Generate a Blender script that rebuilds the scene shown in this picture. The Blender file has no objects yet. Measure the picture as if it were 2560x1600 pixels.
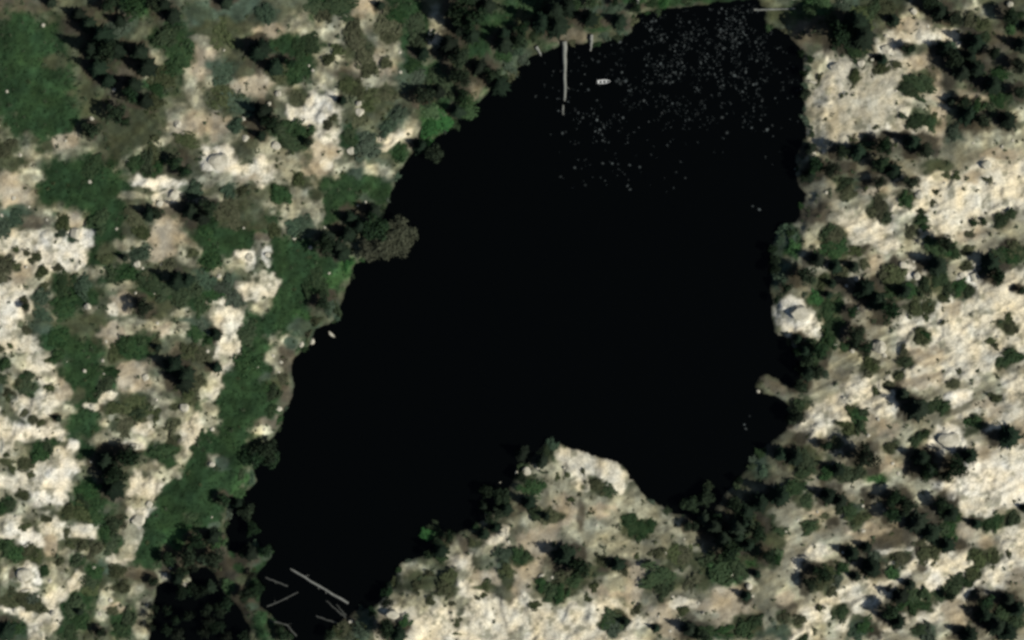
import bpy, math, random
import numpy as np
from mathutils import Vector, Matrix
random.seed(5)
rng = np.random.default_rng(11)
S = bpy.context.scene
C = S.collection
PX = 0.125                      # metres per photograph pixel
def wx(px): return (px - 1280.0) * PX
def wy(py): return (800.0 - py) * PX

# ---------------------------------------------------------------- camera, light, exposure
cam_d = bpy.data.cameras.new("camera"); cam = bpy.data.objects.new("camera", cam_d); C.objects.link(cam)
cam.location = (0, 0, 1100); cam.rotation_euler = (0, 0, 0)
cam_d.sensor_width = 36.0; cam_d.lens = 36.0 * 1098.0 / 320.0
cam_d.clip_start = 1.0; cam_d.clip_end = 9000.0
S.camera = cam
SUN_EL, SUN_AZ = math.radians(41), math.radians(112)
W = bpy.data.worlds.new("World"); S.world = W; W.use_nodes = True
nt = W.node_tree
sky = nt.nodes.new("ShaderNodeTexSky"); sky.sky_type = 'NISHITA'; sky.sun_disc = False
sky.sun_elevation = SUN_EL; sky.sun_rotation = SUN_AZ
nt.links.new(sky.outputs[0], nt.nodes["Background"].inputs[0])
nt.nodes["Background"].inputs[1].default_value = 0.05
sl = bpy.data.lights.new("sun", 'SUN'); sl.energy = 5.0; sl.angle = math.radians(0.5); sl.color = (1.0, 0.96, 0.87)
so = bpy.data.objects.new("sun", sl); C.objects.link(so)
sv = Vector((math.cos(SUN_EL) * math.sin(SUN_AZ), math.cos(SUN_EL) * math.cos(SUN_AZ), math.sin(SUN_EL)))
so.rotation_euler = (-sv).to_track_quat('-Z', 'Y').to_euler(); so.location = sv * 400
S.view_settings.view_transform = 'Standard'; S.view_settings.look = 'None'
S.view_settings.exposure = 0.15; S.view_settings.gamma = 1.0; S.view_settings.use_curve_mapping = False
S.cycles.filter_width = 3.1     # the soft lens of an enlarged aerial photograph
S.cycles.max_bounces = 5; S.cycles.diffuse_bounces = 1

# ---------------------------------------------------------------- noise
def _hash(ix, iy, seed):
    h = (ix.astype(np.int64) * 374761393 + iy.astype(np.int64) * 668265263 + seed * 974711) & 0x7fffffff
    h = ((h ^ (h >> 13)) * 1274126177) & 0x7fffffff
    return ((h ^ (h >> 16)) & 0xffff) / 32767.5 - 1.0
def vnoise(x, y, seed):
    ix, iy = np.floor(x), np.floor(y); fx, fy = x - ix, y - iy
    fx = fx * fx * fx * (fx * (fx * 6 - 15) + 10); fy = fy * fy * fy * (fy * (fy * 6 - 15) + 10)
    a, b = _hash(ix, iy, seed), _hash(ix + 1, iy, seed); c, d = _hash(ix, iy + 1, seed), _hash(ix + 1, iy + 1, seed)
    return (a + (b - a) * fx) * (1 - fy) + (c + (d - c) * fx) * fy
def fbm(x, y, seed, octv=4, gain=0.5):
    s = 0.0; a = 1.0; t = 0.0
    for k in range(octv):
        s = s + a * vnoise(x * 2 ** k + 17.3 * k, y * 2 ** k - 9.1 * k, seed + k); t += a; a *= gain
    return s / t
def sstep(a, b, x):
    t = np.clip((x - a) / (b - a), 0, 1); return t * t * (3 - 2 * t)
# ---------------------------------------------------------------- survey of the place, tile by tile (tiles of 640 x 400 photo pixels, 3.78 units per pixel)
# capitals: ground cover (x y rx ry turn): W white rock, R cream rock, L pale gravel, Y tan earth, K brown earth, G lush grass, B bright grass, O olive turf, E grey-green turf
# small: c dark tree stand (x y rx ry), t leafy tree, d round dark tree, s green shrub, o olive bush, e grey-green bush, q bright shrub, b pale boulder (x y r [r2 turn])
SURVEY = {
(0,0): """G 300 760 420 520;O 560 480 200 250;O 300 420 260 120;K 150 90 260 130;K 780 850 130 120;K 640 700 90 200;L 420 1390 420 130;Y 640 1340 120 60;L 1850 1180 380 170;Y 1900 600 130 160;Y 1900 1180 250 120;Y 2330 850 140 90;L 2110 780 150 60;L 1900 420 100 60;O 2060 300 220 130;G 1680 480 240 300;B 1300 80 260 120;E 1100 250 200 150;L 1450 600 120 150;K 1250 700 130 60;G 1450 820 120 60;O 1300 1350 300 120;L 1400 1420 250 40 -30;O 1500 1450 200 60;E 1900 100 180 120;E 2280 80 150 90;L 1850 900 60 200 -20;W 2070 1480 150 100;K 800 500 80 250;G 1000 1000 300 160;O 1350 1080 200 130
c 770 190 130 110;c 930 440 130 190;c 1080 470 110 90;c 900 640 90 120;c 1010 60 90 70;c 1560 110 130 110;c 1290 920 150 90;c 1080 1060 90 110;c 860 1230 90 100;c 1180 1150 70 60;c 2110 20 120 50;c 2400 480 90 110;c 1000 760 90 90;c 1330 560 120 150;c 1240 800 110 70;c 480 30 60 60;c 1120 200 80 70
s 330 540 90;s 120 560 80;s 480 760 90;s 300 880 100;s 470 1000 110;s 620 1130 90;s 180 1020 90;o 560 620 100;o 2060 300 130;e 2110 650 120;o 2130 950 130;s 1600 350 120;s 1730 540 110;s 1640 650 90;t 1290 90 150;t 1480 60 110;o 1560 720 120;e 1100 290 120;s 1490 850 70;o 1460 990 80;e 2240 1200 70;o 1430 1460 110;o 1780 1330 90;o 60 1430 100;o 480 1380 50;o 340 1330 40;e 2270 1000 120
b 430 255 28;b 95 880 24;b 1680 1175 45;b 890 1130 30;b 1090 860 30;b 640 1340 25;b 210 1470 25;b 2330 1310 40;b 2300 1130 35""",
(1,0): """L 600 250 500 120 -5;Y 1020 60 160 140;L 1080 210 100 120;Y 100 280 120 70;L 780 420 80 250;L 1200 500 250 150;Y 1100 620 200 120;L 620 650 250 200;R 560 1050 200 170 -20;W 540 1080 150 110;R 690 1330 110 200;R 350 1080 60 120 -30;L 220 890 60 60;R 1670 320 60 60;L 1700 260 80 160;L 1100 800 150 80;R 1230 1340 220 50 -25;L 1420 1300 70 200 20;E 1450 700 150 200;O 930 350 100 200;O 970 480 150 150;O 1300 250 180 150;G 1500 300 130 200;G 250 430 350 130;G 400 600 180 200;O 150 720 200 100;O 1100 950 180 100;G 400 1280 200 120;L 150 1400 120 120;Y 640 1430 120 90;K 870 740 120 60;G 700 80 200 130;G 1350 50 250 90;G 1800 700 200 150;B 1700 1120 180 160;G 1950 960 150 120;E 1330 1150 160 120;E 1050 1400 150 90;K 1560 990 80 50;K 2080 860 120 80 -30;G 2350 500 150 120;E 2380 560 120 100;Y 30 800 100 90;L 330 850 140 30 -10;L 1000 1020 60 60;G 2100 350 300 350
c 20 450 80 100;c 140 630 120 90;c 310 590 60 50;c 1920 120 130 230;c 1830 480 120 170;c 2150 650 140 110;c 2250 780 140 70;c 1550 500 80 60;c 1560 900 130 80;c 1700 860 90 60;c 60 1130 110 170;c 30 1280 70 60;c 1590 1400 130 110;c 2380 350 150 100;c 1870 1040 70 90;c 800 950 30 60;c 1930 880 70 50;c 2300 400 120 80;c 1160 50 50 40;c 480 1340 60 50;c 1880 720 120 90;c 2080 20 150 100;c 1950 300 120 120
o 920 300 90;o 950 420 110;o 1020 530 90;o 1080 640 70;o 1240 230 110;s 1330 150 90;s 1500 250 110;s 1540 370 90;o 1250 340 80;s 430 440 110;s 520 420 90;s 350 700 90;s 420 620 80;o 200 700 90;s 1480 620 90;e 1530 720 80;o 880 800 90;o 950 850 80;o 1100 920 100;o 1230 900 80;o 1050 1020 60;o 980 1130 80;e 1250 1180 100;e 1330 1090 80;e 1050 1380 110;s 880 1330 70;s 1340 1440 90;s 300 1230 100;s 420 1270 90;s 350 1340 110;s 190 1220 80;o 370 920 80;o 660 120 80;s 780 60 110;s 560 60 80;e 100 130 90;q 1740 1110 110;q 1640 1200 100;q 1660 1050 80;t 2000 960 110;s 1800 780 110;s 1700 700 80;s 2340 480 110;e 2370 590 90;o 1230 600 50;o 780 480 50;o 700 560 60;o 740 1120 30;o 690 1180 50;q 2000 1050 80;s 890 1250 60;o 1270 870 40
b 220 890 45;b 130 980 35;b 1670 320 45;b 1365 500 25;b 1370 690 25;b 990 1060 50;b 980 985 40;b 500 620 20;b 200 1390 55;b 900 1420 45;b 540 670 30;b 1000 750 20""",
(2,0): """G 250 180 400 250;K 500 340 260 60;E 850 80 250 60;G 1300 10 350 40;E 50 500 120 100;G 700 200 300 150;K 1130 200 40 60;G 1900 5 400 30
c 320 170 170 150;c 60 270 100 60;c 700 170 110 90;c 980 190 120 60;c 480 60 120 90;c 1150 70 90 30;c 950 20 60 40
t 750 30 90;t 600 60 80;e 950 90 80;q 130 40 90;o 100 170 80;s 400 250 70;e 60 470 70;e 100 540 60;o 780 200 60;e 870 330 45;e 1020 290 45;o 1140 200 40;s 1330 15 55;e 40 710 35;s 220 330 70;q 1430 15 60;s 250 40 80;s 1650 5 40""",
(3,0): """O 200 150 250 90;K 320 320 120 150 40;G 450 80 200 100;E 700 50 150 80;O 1050 60 220 120;L 1360 100 80 130 15;Y 1350 260 150 60;R 1380 370 250 60;R 1140 420 120 90;R 1700 380 130 70 15;R 1130 570 130 60;R 640 650 130 80;L 900 620 90 50 -30;L 440 640 100 90;L 430 790 80 30;L 700 900 350 350;R 1150 970 180 120;R 1150 1120 180 100;L 620 1150 250 250;R 680 1150 150 120;L 480 1300 120 180;Y 1000 1200 250 80;Y 1350 650 250 120;K 1570 590 70 120;Y 1580 850 60 180;Y 1600 1150 60 200;L 1450 1010 140 50;R 1250 1260 250 50;L 450 1440 120 70;G 820 490 120 70;O 950 400 120 100;K 2000 650 200 110;O 1900 250 150 80;L 1930 180 110 120;K 2180 400 130 120;Y 1900 950 150 80 20;O 2000 1000 200 120;L 2350 1060 90 60;L 2050 1280 250 150;L 2300 1400 200 150;G 2150 950 150 100;Y 2150 1480 200 50;R 550 850 120 100
c 700 300 230 170;c 560 210 100 60;c 1720 640 100 180;c 1900 400 100 120;c 1620 460 120 60;c 1640 130 150 110;c 1900 1110 160 110;c 2200 1130 110 90;c 1700 960 60 50;c 2060 800 120 80;c 1900 650 100 90;c 2350 430 100 80;c 2230 150 90 120;c 1040 1370 120 80;c 1380 1380 180 90;c 800 1430 90 70;c 650 1430 90 60;c 2080 500 90 60;c 1290 460 80 50;c 1150 190 60 80;c 2300 620 120 60;c 2330 880 80 70;c 1800 960 100 60;c 2390 250 50 80;c 1480 30 120 60;c 1050 560 60 60;c 370 1400 80 60;c 1870 530 100 60
s 1390 800 120;s 1300 840 80;s 1470 760 80;s 1420 1130 100;s 1520 1160 80;s 1360 1180 70;o 1370 960 45;o 1080 640 60;o 1010 680 50;o 1200 620 50;o 820 730 60;o 700 910 30;o 890 980 30;o 990 1080 40;o 960 1030 30;o 1010 1210 30;o 910 1235 25;o 1405 605 30;o 800 820 25;o 770 960 30;q 480 80 110;t 380 120 90;s 820 490 90;s 1000 100 100;o 900 150 110;e 700 60 90;o 1100 80 90;e 1720 470 80;q 520 30 80;s 400 560 40;o 490 730 40;e 390 640 40;s 2170 700 90;s 2150 960 100;s 2250 920 60;s 2100 1050 80;e 1750 1250 90;o 2020 250 70;s 2050 350 60;q 2280 280 60;o 1900 220 80;s 2380 150 50;s 1950 1030 90;s 920 1370 60;s 1270 1100 50;o 500 1130 20;o 540 1120 25;o 1560 1110 50
b 2285 50 45;b 1370 110 45;b 1500 255 28;b 1610 1000 25;b 2200 1395 28;b 420 770 60 20 10;b 640 640 80 50;b 1790 420 40;b 880 600 45;b 1110 460 60;b 520 1440 35;b 430 1450 40;b 690 20 30;b 980 570 30;b 1110 340 30;b 1930 1360 20;b 2300 1330 20""",
(0,1): """O 100 50 200 80;Y 200 220 250 200;L 330 150 100 80;G 800 300 350 200;G 830 100 200 120;G 980 600 130 350;L 600 500 250 80;Y 720 560 120 60;E 150 540 150 100;K 350 600 150 60;R 300 830 350 170;W 730 700 120 70;R 730 900 200 170;W 700 920 120 140;L 820 1080 120 60;W 480 900 90 100;R 230 1000 200 90;Y 230 1090 150 80;R 150 1250 170 170;W 100 1420 120 120;L 430 1180 100 120;O 50 1000 90 150;O 620 1180 130 80;E 800 1250 200 120;G 700 1350 250 120;L 850 1390 60 50;L 480 1430 100 70;L 1250 340 120 30;W 1500 200 250 60 5;R 1600 340 110 50;Y 1540 410 70 30;K 1570 450 90 50;Y 1600 620 130 100;Y 1600 800 210 160;L 1200 800 150 60;L 1200 1000 150 60;L 1150 1190 150 40;Y 1150 1350 80 120;R 1080 1420 40 50;L 1800 900 110 110;G 2000 700 180 200;O 2200 480 250 100;G 2050 830 120 120;O 1700 1100 200 130;G 1850 1250 300 100;W 2330 940 90 80;L 2250 1000 100 60;L 2080 1080 60 40;E 2000 1150 250 100;R 2050 1330 150 50;R 2350 1250 70 80;L 1740 1440 90 40 -20;R 2150 1450 180 90;W 2060 40 140 100;Y 2300 150 150 80;R 2280 110 130 60;L 2000 200 200 60;L 2000 400 200 50;G 1180 1100 150 80;E 1250 900 150 100;O 1380 50 180 70;R 60 780 120 100
c 1680 60 120 110;c 1830 520 110 130;c 1950 430 120 60;c 1400 500 80 70;c 1340 1390 90 90;c 1650 1130 110 90;c 1180 920 40 30;c 250 1380 30 70;c 1480 500 80 40;c 1760 1130 80 60
s 620 180 90;s 480 310 90;s 700 350 110;s 850 350 90;s 900 120 110;s 780 60 90;s 980 560 100;e 130 560 90;e 60 640 70;o 600 590 60;e 590 700 50;e 690 750 40;o 370 910 45;o 270 890 30;o 310 950 30;o 170 860 35;o 570 1020 40;o 420 1040 45;o 380 1080 40;o 430 1200 45;o 30 1000 80;o 30 1130 50;s 600 1180 90;o 670 1140 70;e 800 1200 100;s 880 1300 90;s 720 1320 110;s 600 1400 100;e 400 1310 80;e 420 1460 80;s 1000 700 80;o 1000 850 90;o 1020 950 70;s 1100 1090 80;s 1200 1080 90;e 1350 880 80;e 1290 920 60;o 1300 600 90;o 1350 680 70;o 1260 510 50;s 2020 620 110;s 2050 750 110;s 1980 700 100;o 2200 500 120;o 2330 560 80;o 2150 600 80;o 1830 870 50;s 2000 950 90;o 1500 1080 110;s 1430 1170 110;e 1900 1160 110;s 1750 1250 110;s 1950 1270 90;s 1600 1230 90;e 2050 1200 100;e 2150 1130 70;e 2220 1320 80;s 1900 1360 80;e 1850 280 70;e 2170 290 60;o 2300 290 50;s 1280 30 80;s 1400 40 90;s 1500 50 70;o 180 1020 40;s 2230 750 90;o 1600 1060 90;o 240 1320 35
b 1230 20 30;b 145 370 35;b 290 445 20;b 35 530 30;b 190 520 25;b 1115 655 25;b 1315 980 40;b 1365 1025 22;b 1540 990 28;b 870 215 28;b 2310 645 18;b 1640 340 60;b 1520 410 45;b 720 700 80;b 2360 930 60;b 460 570 25;b 660 1160 20;b 840 1390 40;b 1080 1440 25;b 2075 1095 35;b 1470 1260 18;b 2060 20 120 110""",
(1,1): """R 70 130 110 130;L 250 100 200 150;Y 600 60 130 80;R 660 40 60 50;L 800 100 200 80;E 1150 100 180 90;L 1150 90 150 60;L 450 320 130 150;L 350 450 250 100;L 300 600 80 80;O 250 330 110 100;O 430 190 80 70;L 560 450 60 150;G 800 350 180 180;G 1100 290 170 120;G 750 450 130 150;E 420 620 120 80;O 100 600 150 100;G 400 950 250 200;W 110 890 50 90;L 60 850 90 100;R 80 1180 100 100;L 40 1350 90 90;G 500 1150 300 150;B 780 1050 130 160;G 250 1400 200 150;B 430 1470 80 60;K 60 740 80 40;G 330 800 100 80;E 1160 480 40 70 30
c 920 560 120 110;c 700 760 150 120;c 620 800 90 110;c 1080 470 110 60;c 780 870 100 70;c 600 1330 110 80;c 830 690 90 80
g 1350 690 185;g 1210 830 165;g 1370 800 140;g 1070 850 130;d 1130 660 150;g 1440 730 90
s 250 330 90;o 400 180 60;s 780 250 90;s 750 400 100;s 850 330 90;s 1130 250 90;s 1030 310 80;e 1080 400 80;e 1150 520 45;e 350 640 70;e 450 610 80;o 560 320 50;o 60 600 80;o 170 650 60;s 200 900 80;s 350 980 110;s 500 940 100;s 560 1100 120;s 400 1150 110;q 800 1030 90;q 850 990 60;q 720 1150 90;s 300 1300 110;s 200 1420 110;e 690 1390 70;q 430 1490 60;e 760 1490 35;e 940 120 60;s 720 1000 60
b 110 890 40;b 1030 395 22;b 520 830 30;b 370 740 32;b 690 1070 22;b 650 640 20;b 960 430 18""",
(3,1): """K 450 500 150 90;L 480 330 90 30;L 260 60 30 60;L 400 650 110 200;E 750 250 120 150;O 600 800 150 200;L 800 450 100 130;Y 1000 300 120 30;R 1000 640 160 70 15;L 1300 560 130 70;R 1470 340 80 80;R 1850 380 400 170 -15;W 1750 420 350 60 -12;W 2250 350 200 130;R 1650 650 150 90;R 1150 800 160 60;L 1300 700 120 70;L 1050 920 150 80 -35;L 1350 850 110 80;R 2030 60 100 60;L 1750 150 180 80;Y 1900 150 100 60;O 1600 50 150 70;L 2200 180 200 80;L 2000 650 200 80;Y 1900 700 150 60;L 2300 680 130 100;L 1880 900 130 120;W 1950 1100 80 100;W 1400 1090 80 90;G 1650 850 180 120;G 1600 1120 150 100;G 1300 1200 300 80;G 600 1400 150 120;K 600 1180 200 120;O 450 1300 120 80;W 290 1440 140 120;Y 800 1350 80 100;L 1550 1290 100 70;L 1750 1280 70 30;E 1850 1250 120 80;R 2300 1180 200 25 -20;O 2200 1080 200 80;R 1900 1400 450 120 -10;Y 1700 1420 100 60;R 2300 1380 200 100;G 2300 920 150 80;O 1350 1350 300 120;E 150 680 90 100;E 100 1080 90 180;G 220 750 60 200;Y 1000 1000 120 70
c 470 60 150 90;c 1050 80 150 110;c 1010 210 130 40;c 700 80 100 60;c 360 130 70 80;c 430 930 110 70;c 310 1080 110 100;c 1200 980 30 60;c 870 860 80 60;c 930 1250 170 130;c 1550 980 150 80;c 2090 1020 110 150;c 850 1130 60 50;c 1100 1400 120 90;c 150 1200 70 50;c 2240 780 70 60;c 760 1430 60 80;c 600 1000 90 60;c 1300 210 120 50;c 1620 780 100 70;c 2360 1230 60 40;c 580 1160 50 40;c 780 1000 60 50;c 1250 1230 90 50;c 550 1270 50 40
o 620 740 120;s 640 850 120;s 580 700 80;s 720 230 90;o 740 330 80;o 1050 430 100;s 1300 390 90;o 980 490 60;s 1120 540 60;s 1460 560 70;s 1440 490 45;o 1340 680 60;s 1470 640 50;s 2190 580 70;s 2290 510 60;o 1730 510 30;o 1040 740 45;o 1680 150 50;o 1770 170 50;o 1640 190 40;o 2080 190 40;o 2040 180 30;s 2030 580 50;s 1940 590 50;o 2130 690 40;o 1900 690 50;s 1570 830 110;s 1720 850 80;s 1760 880 60;o 1880 850 60;s 2300 920 110;s 2200 900 80;s 1600 1110 110;s 1480 1180 90;s 1700 1200 80;s 1870 1230 80;s 1800 1200 70;o 1200 1090 110;o 1100 1100 60;s 1180 1230 100;s 1330 1220 90;e 150 660 70;e 130 760 45;e 90 950 45;e 110 1080 70;e 140 1140 55;q 230 820 60;s 220 690 50;s 560 1420 110;s 650 1380 80;q 450 1300 60;e 340 1270 30;o 700 1050 80;o 900 980 60;o 520 1130 90;o 2310 850 90;o 1500 1390 80;o 1380 1400 90;o 1650 1310 60;o 2360 1230 40;o 2260 1480 40;o 830 860 60;o 1880 1010 60;e 1700 860 40;o 1580 310 40;o 1540 410 40;o 1500 740 45;s 2360 880 60
b 1280 990 50;b 1370 960 25;b 1400 1090 55;b 1950 1100 65;b 1830 1100 40;b 830 1115 38;b 740 1190 22;b 550 310 28;b 2040 50 70;b 1660 220 20;b 1420 330 50;b 1690 860 25;b 850 1400 22;b 1970 1210 25;b 290 1440 130 120;b 260 80 22""",
(0,2): """R 70 120 130 150;R 200 220 250 60;E 400 80 100 60;G 560 180 130 80;G 800 150 200 200;G 750 450 150 250;L 250 400 200 100;R 420 400 100 150;L 330 600 250 150;R 400 750 200 150;W 250 1060 130 90;W 500 1060 90 70;R 50 1050 100 150;L 60 500 80 80;E 20 530 50 150;Y 600 650 60 80;L 630 850 80 80;O 750 700 100 150;G 780 950 110 150;O 800 1100 70 80;Y 1100 150 120 80;L 1400 50 200 70;Y 1550 120 120 60;G 1300 250 180 120;O 1100 320 120 90;Y 1250 500 170 90 -20;Y 1280 620 180 70;R 1020 740 80 40 -35;R 880 815 60 25;O 1280 800 160 80;L 1450 640 150 100;K 1050 820 120 50;L 1500 870 200 150;L 1050 920 200 80;O 1180 1000 100 80;R 1350 1010 100 60;L 1350 1130 220 80;W 1250 1200 90 40;L 1000 1150 150 80;L 1700 1000 200 150;W 2130 200 100 220 10;L 2110 380 60 60;L 1980 650 80 120 20;E 1850 50 150 100;L 1750 100 100 60;K 1750 300 150 60;O 1800 700 120 150;L 2000 920 80 120;G 2250 900 200 250;G 2300 500 150 250;L 2000 1350 60 60;G 1850 1380 180 150;L 1650 1300 120 100 30;L 1550 1450 130 70;G 2000 1150 150 120;G 400 1220 130 80;R 650 1300 150 120;W 620 1420 150 100;L 100 1350 150 150;R 300 1430 100 80;G 1500 1250 150 80;R 50 1200 80 80;W 680 1190 60 40
c 1680 450 140 130;c 1720 570 120 90;c 1030 1350 130 150;c 1200 1270 180 70;c 2020 130 50 70;c 2030 440 60 60;c 1480 250 50 40;c 550 920 40 30;c 1050 1470 100 50
s 560 170 100;s 620 190 70;o 260 100 45;o 120 240 25;o 30 270 30;s 270 620 90;s 290 520 50;o 210 590 45;o 100 680 45;o 100 740 30;s 560 350 60;o 480 370 40;o 480 640 40;o 260 870 35;o 330 930 40;o 400 970 40;s 60 420 60;s 20 550 50;s 1270 270 110;s 1180 230 70;o 1100 310 80;o 1480 230 60;s 1360 200 60;o 1200 800 100;o 1320 780 110;s 1330 850 80;o 1060 830 80;o 1170 990 90;o 1230 950 50;s 1050 500 80;s 1030 600 80;s 880 530 90;s 800 600 110;o 730 700 70;s 850 350 110;s 750 280 100;s 760 430 90;s 780 950 80;s 800 1070 70;s 720 1030 60;e 1900 50 80;s 1850 120 70;s 1980 180 60;o 1800 300 80;o 1900 350 70;o 1850 600 90;o 1780 680 80;o 1500 850 40;o 1660 820 40;o 1640 980 70;o 1480 920 30;o 1340 930 40;o 1620 1150 60;s 400 1230 90;s 480 1190 70;s 360 1300 50;o 80 1260 30;o 80 1330 50;o 240 1350 60;o 130 1400 40;o 310 1460 30;s 2330 150 110;s 2300 420 110;s 2250 600 110;s 2200 780 110;s 2330 830 120;s 2150 900 80;s 2280 1000 90;s 2200 1130 80;s 2050 1180 80;s 1900 1300 80;s 1800 1420 100;s 1950 1450 90;e 2100 1380 70;s 1550 1240 80;q 2280 1470 50;s 2400 700 90;s 1600 1350 60
b 985 385 30;b 1440 240 25;b 1390 545 45;b 1020 200 25;b 1740 830 60;b 820 480 30;b 1970 295 28;b 1270 1200 50;b 2010 1030 30;b 1320 1210 30;b 2000 1360 40;b 1500 30 25;b 880 815 30;b 1140 540 20;b 870 1340 20""",
(1,2): """c -200 1720 90 60;c -330 1680 70 60;c -120 1800 80 70;c -60 1960 70 60;G 300 100 250 200;E 430 130 150 90;L 230 200 150 80;L 170 350 70 60;K 280 400 90 120;G 100 650 180 150;O 230 600 80 120;K 290 700 50 150;L 50 1040 90 40;K 130 980 120 60;G 80 850 150 100;L 215 480 40 40
d 80 1230 150;d -10 1290 140;d 150 1320 100
s 200 60 120;s 60 100 90;e 400 80 90;e 330 210 60;s 80 250 80;s 60 650 100;s 150 700 60;o 250 570 45;s 130 850 70;e 100 550 50
b 530 205 40 25 -70;b 430 230 38 24 -60;b 705 130 60 22 50;b 220 840 38;b 240 400 25;b 215 490 25;b 165 340 28;b 80 1030 25;b 15 445 20""",
(2,2): """R 580 1280 130 90;R 850 1380 200 110;L 350 1400 120 80;E 380 1200 80 50;G 300 1300 100 60;L 600 1430 300 80;G 60 1300 150 120;E 2300 1350 90 120
e 380 1190 55;s 330 1260 60;o 780 1490 60;o 520 1460 40;o 670 1430 25;o 430 1480 30;c 250 1330 100 50;c 60 1250 110 80;e 1190 1375 40;e 1310 1390 28;o 1800 1460 60;e 2290 1340 50;e 2380 1440 60
b 140 1440 55;b 40 1445 30;b 240 1400 30;b 2330 680 30""",
(3,2): """W 300 60 130 110;G 600 80 120 150;G 480 250 150 90;L 640 240 50 50;L 820 320 80 60;L 700 390 170 60;L 1250 170 150 90 -15;R 1700 180 350 130 -20;R 2000 150 350 150 -15;W 1800 180 150 90;R 2350 100 80 150;R 2280 280 150 40;Y 1480 330 180 70;Y 1450 430 200 80;Y 1430 560 200 60 -15;L 1750 500 200 80;L 2050 560 200 90;R 2330 580 130 70;R 2330 740 130 100;L 1900 720 150 100;W 1720 730 130 60 -20;L 1450 700 140 60;L 900 560 350 70 -25;R 780 650 180 70 -30;L 550 750 180 100 -35;R 660 820 120 60;L 450 950 150 120 -35;R 1130 830 130 70;Y 1100 920 200 80;Y 1150 1030 120 60;L 1350 980 200 60;L 1600 920 110 40;R 1900 890 130 40 -15;W 1680 1130 140 100;L 1280 1130 60 120;L 1250 1290 70 60;R 2270 900 180 50 -25;Y 2360 970 90 120;Y 2320 1130 120 80;Y 1980 1250 120 70;W 2150 1400 300 150;R 2300 1280 120 60;Y 600 1180 120 60;K 950 1200 80 50;Y 1170 1350 100 90;L 1230 1460 60 50;O 300 850 130 120;K 60 620 130 50 30;Y 2050 820 150 80;O 400 1350 200 120;B 1050 1480 120 40;L 730 1370 100 25
c 780 130 80 110;c 1060 20 100 40;c 890 250 60 90;c 400 420 130 110;c 450 290 110 70;c 1350 820 110 100;c 1240 690 50 80;c 860 1270 130 90;c 1430 1340 160 120;c 1700 1360 120 90;c 1850 1270 90 60;c 280 620 90 50;c 2200 1080 130 80;c 280 1100 90 60;c 150 1270 120 110;c 1010 1420 70 40;c 1450 1420 110 70;c 1620 1450 70 60;c 620 1400 90 60;c 520 1180 50 60;c 240 900 90 70;c 340 470 100 80;c 310 280 70 90;c 260 170 60 60
o 1450 150 80;s 1480 140 50;o 1280 290 50;s 1300 400 70;o 1250 520 60;o 1340 500 45;o 960 430 70;o 930 520 45;o 1000 390 50;o 1110 495 30;o 1010 670 50;o 1130 620 60;o 850 770 45;o 770 840 50;s 830 900 80;s 870 1000 60;s 900 870 50;o 680 970 50;o 770 1040 70;s 1560 810 80;s 1650 830 70;s 1480 820 60;s 1930 970 90;s 1870 960 50;s 1400 1120 80;s 1460 1080 60;o 1150 1200 60;s 2210 400 80;s 2300 350 80;s 2380 350 50;o 2280 70 80;o 2270 30 50;o 2100 190 50;o 2140 240 40;o 2160 540 30;o 2110 680 40;o 2130 730 60;o 2250 800 35;o 2080 920 30;o 1840 40 40;o 1650 25 30;o 1530 300 20;o 1600 560 45;o 1740 600 70;o 1800 490 40;o 620 1180 70;s 330 1280 90;s 380 1370 90;s 330 1450 80;o 600 1270 40;s 850 1440 80;s 730 1460 100;s 560 1450 90;s 600 50 110;s 580 180 90;s 500 260 80;s 400 200 60;s 720 250 60;s 430 380 80;e 420 500 70;e 550 520 50;s 280 880 70;s 300 800 70
b 1040 260 80;b 630 240 35;b 1035 940 30;b 940 1085 28;b 2165 155 22;b 800 290 35;b 1680 1130 130 100;b 1170 1350 30;b 1220 1450 28;b 650 1350 22;b 440 1050 22;b 780 770 22;b 1100 330 35""",
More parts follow.
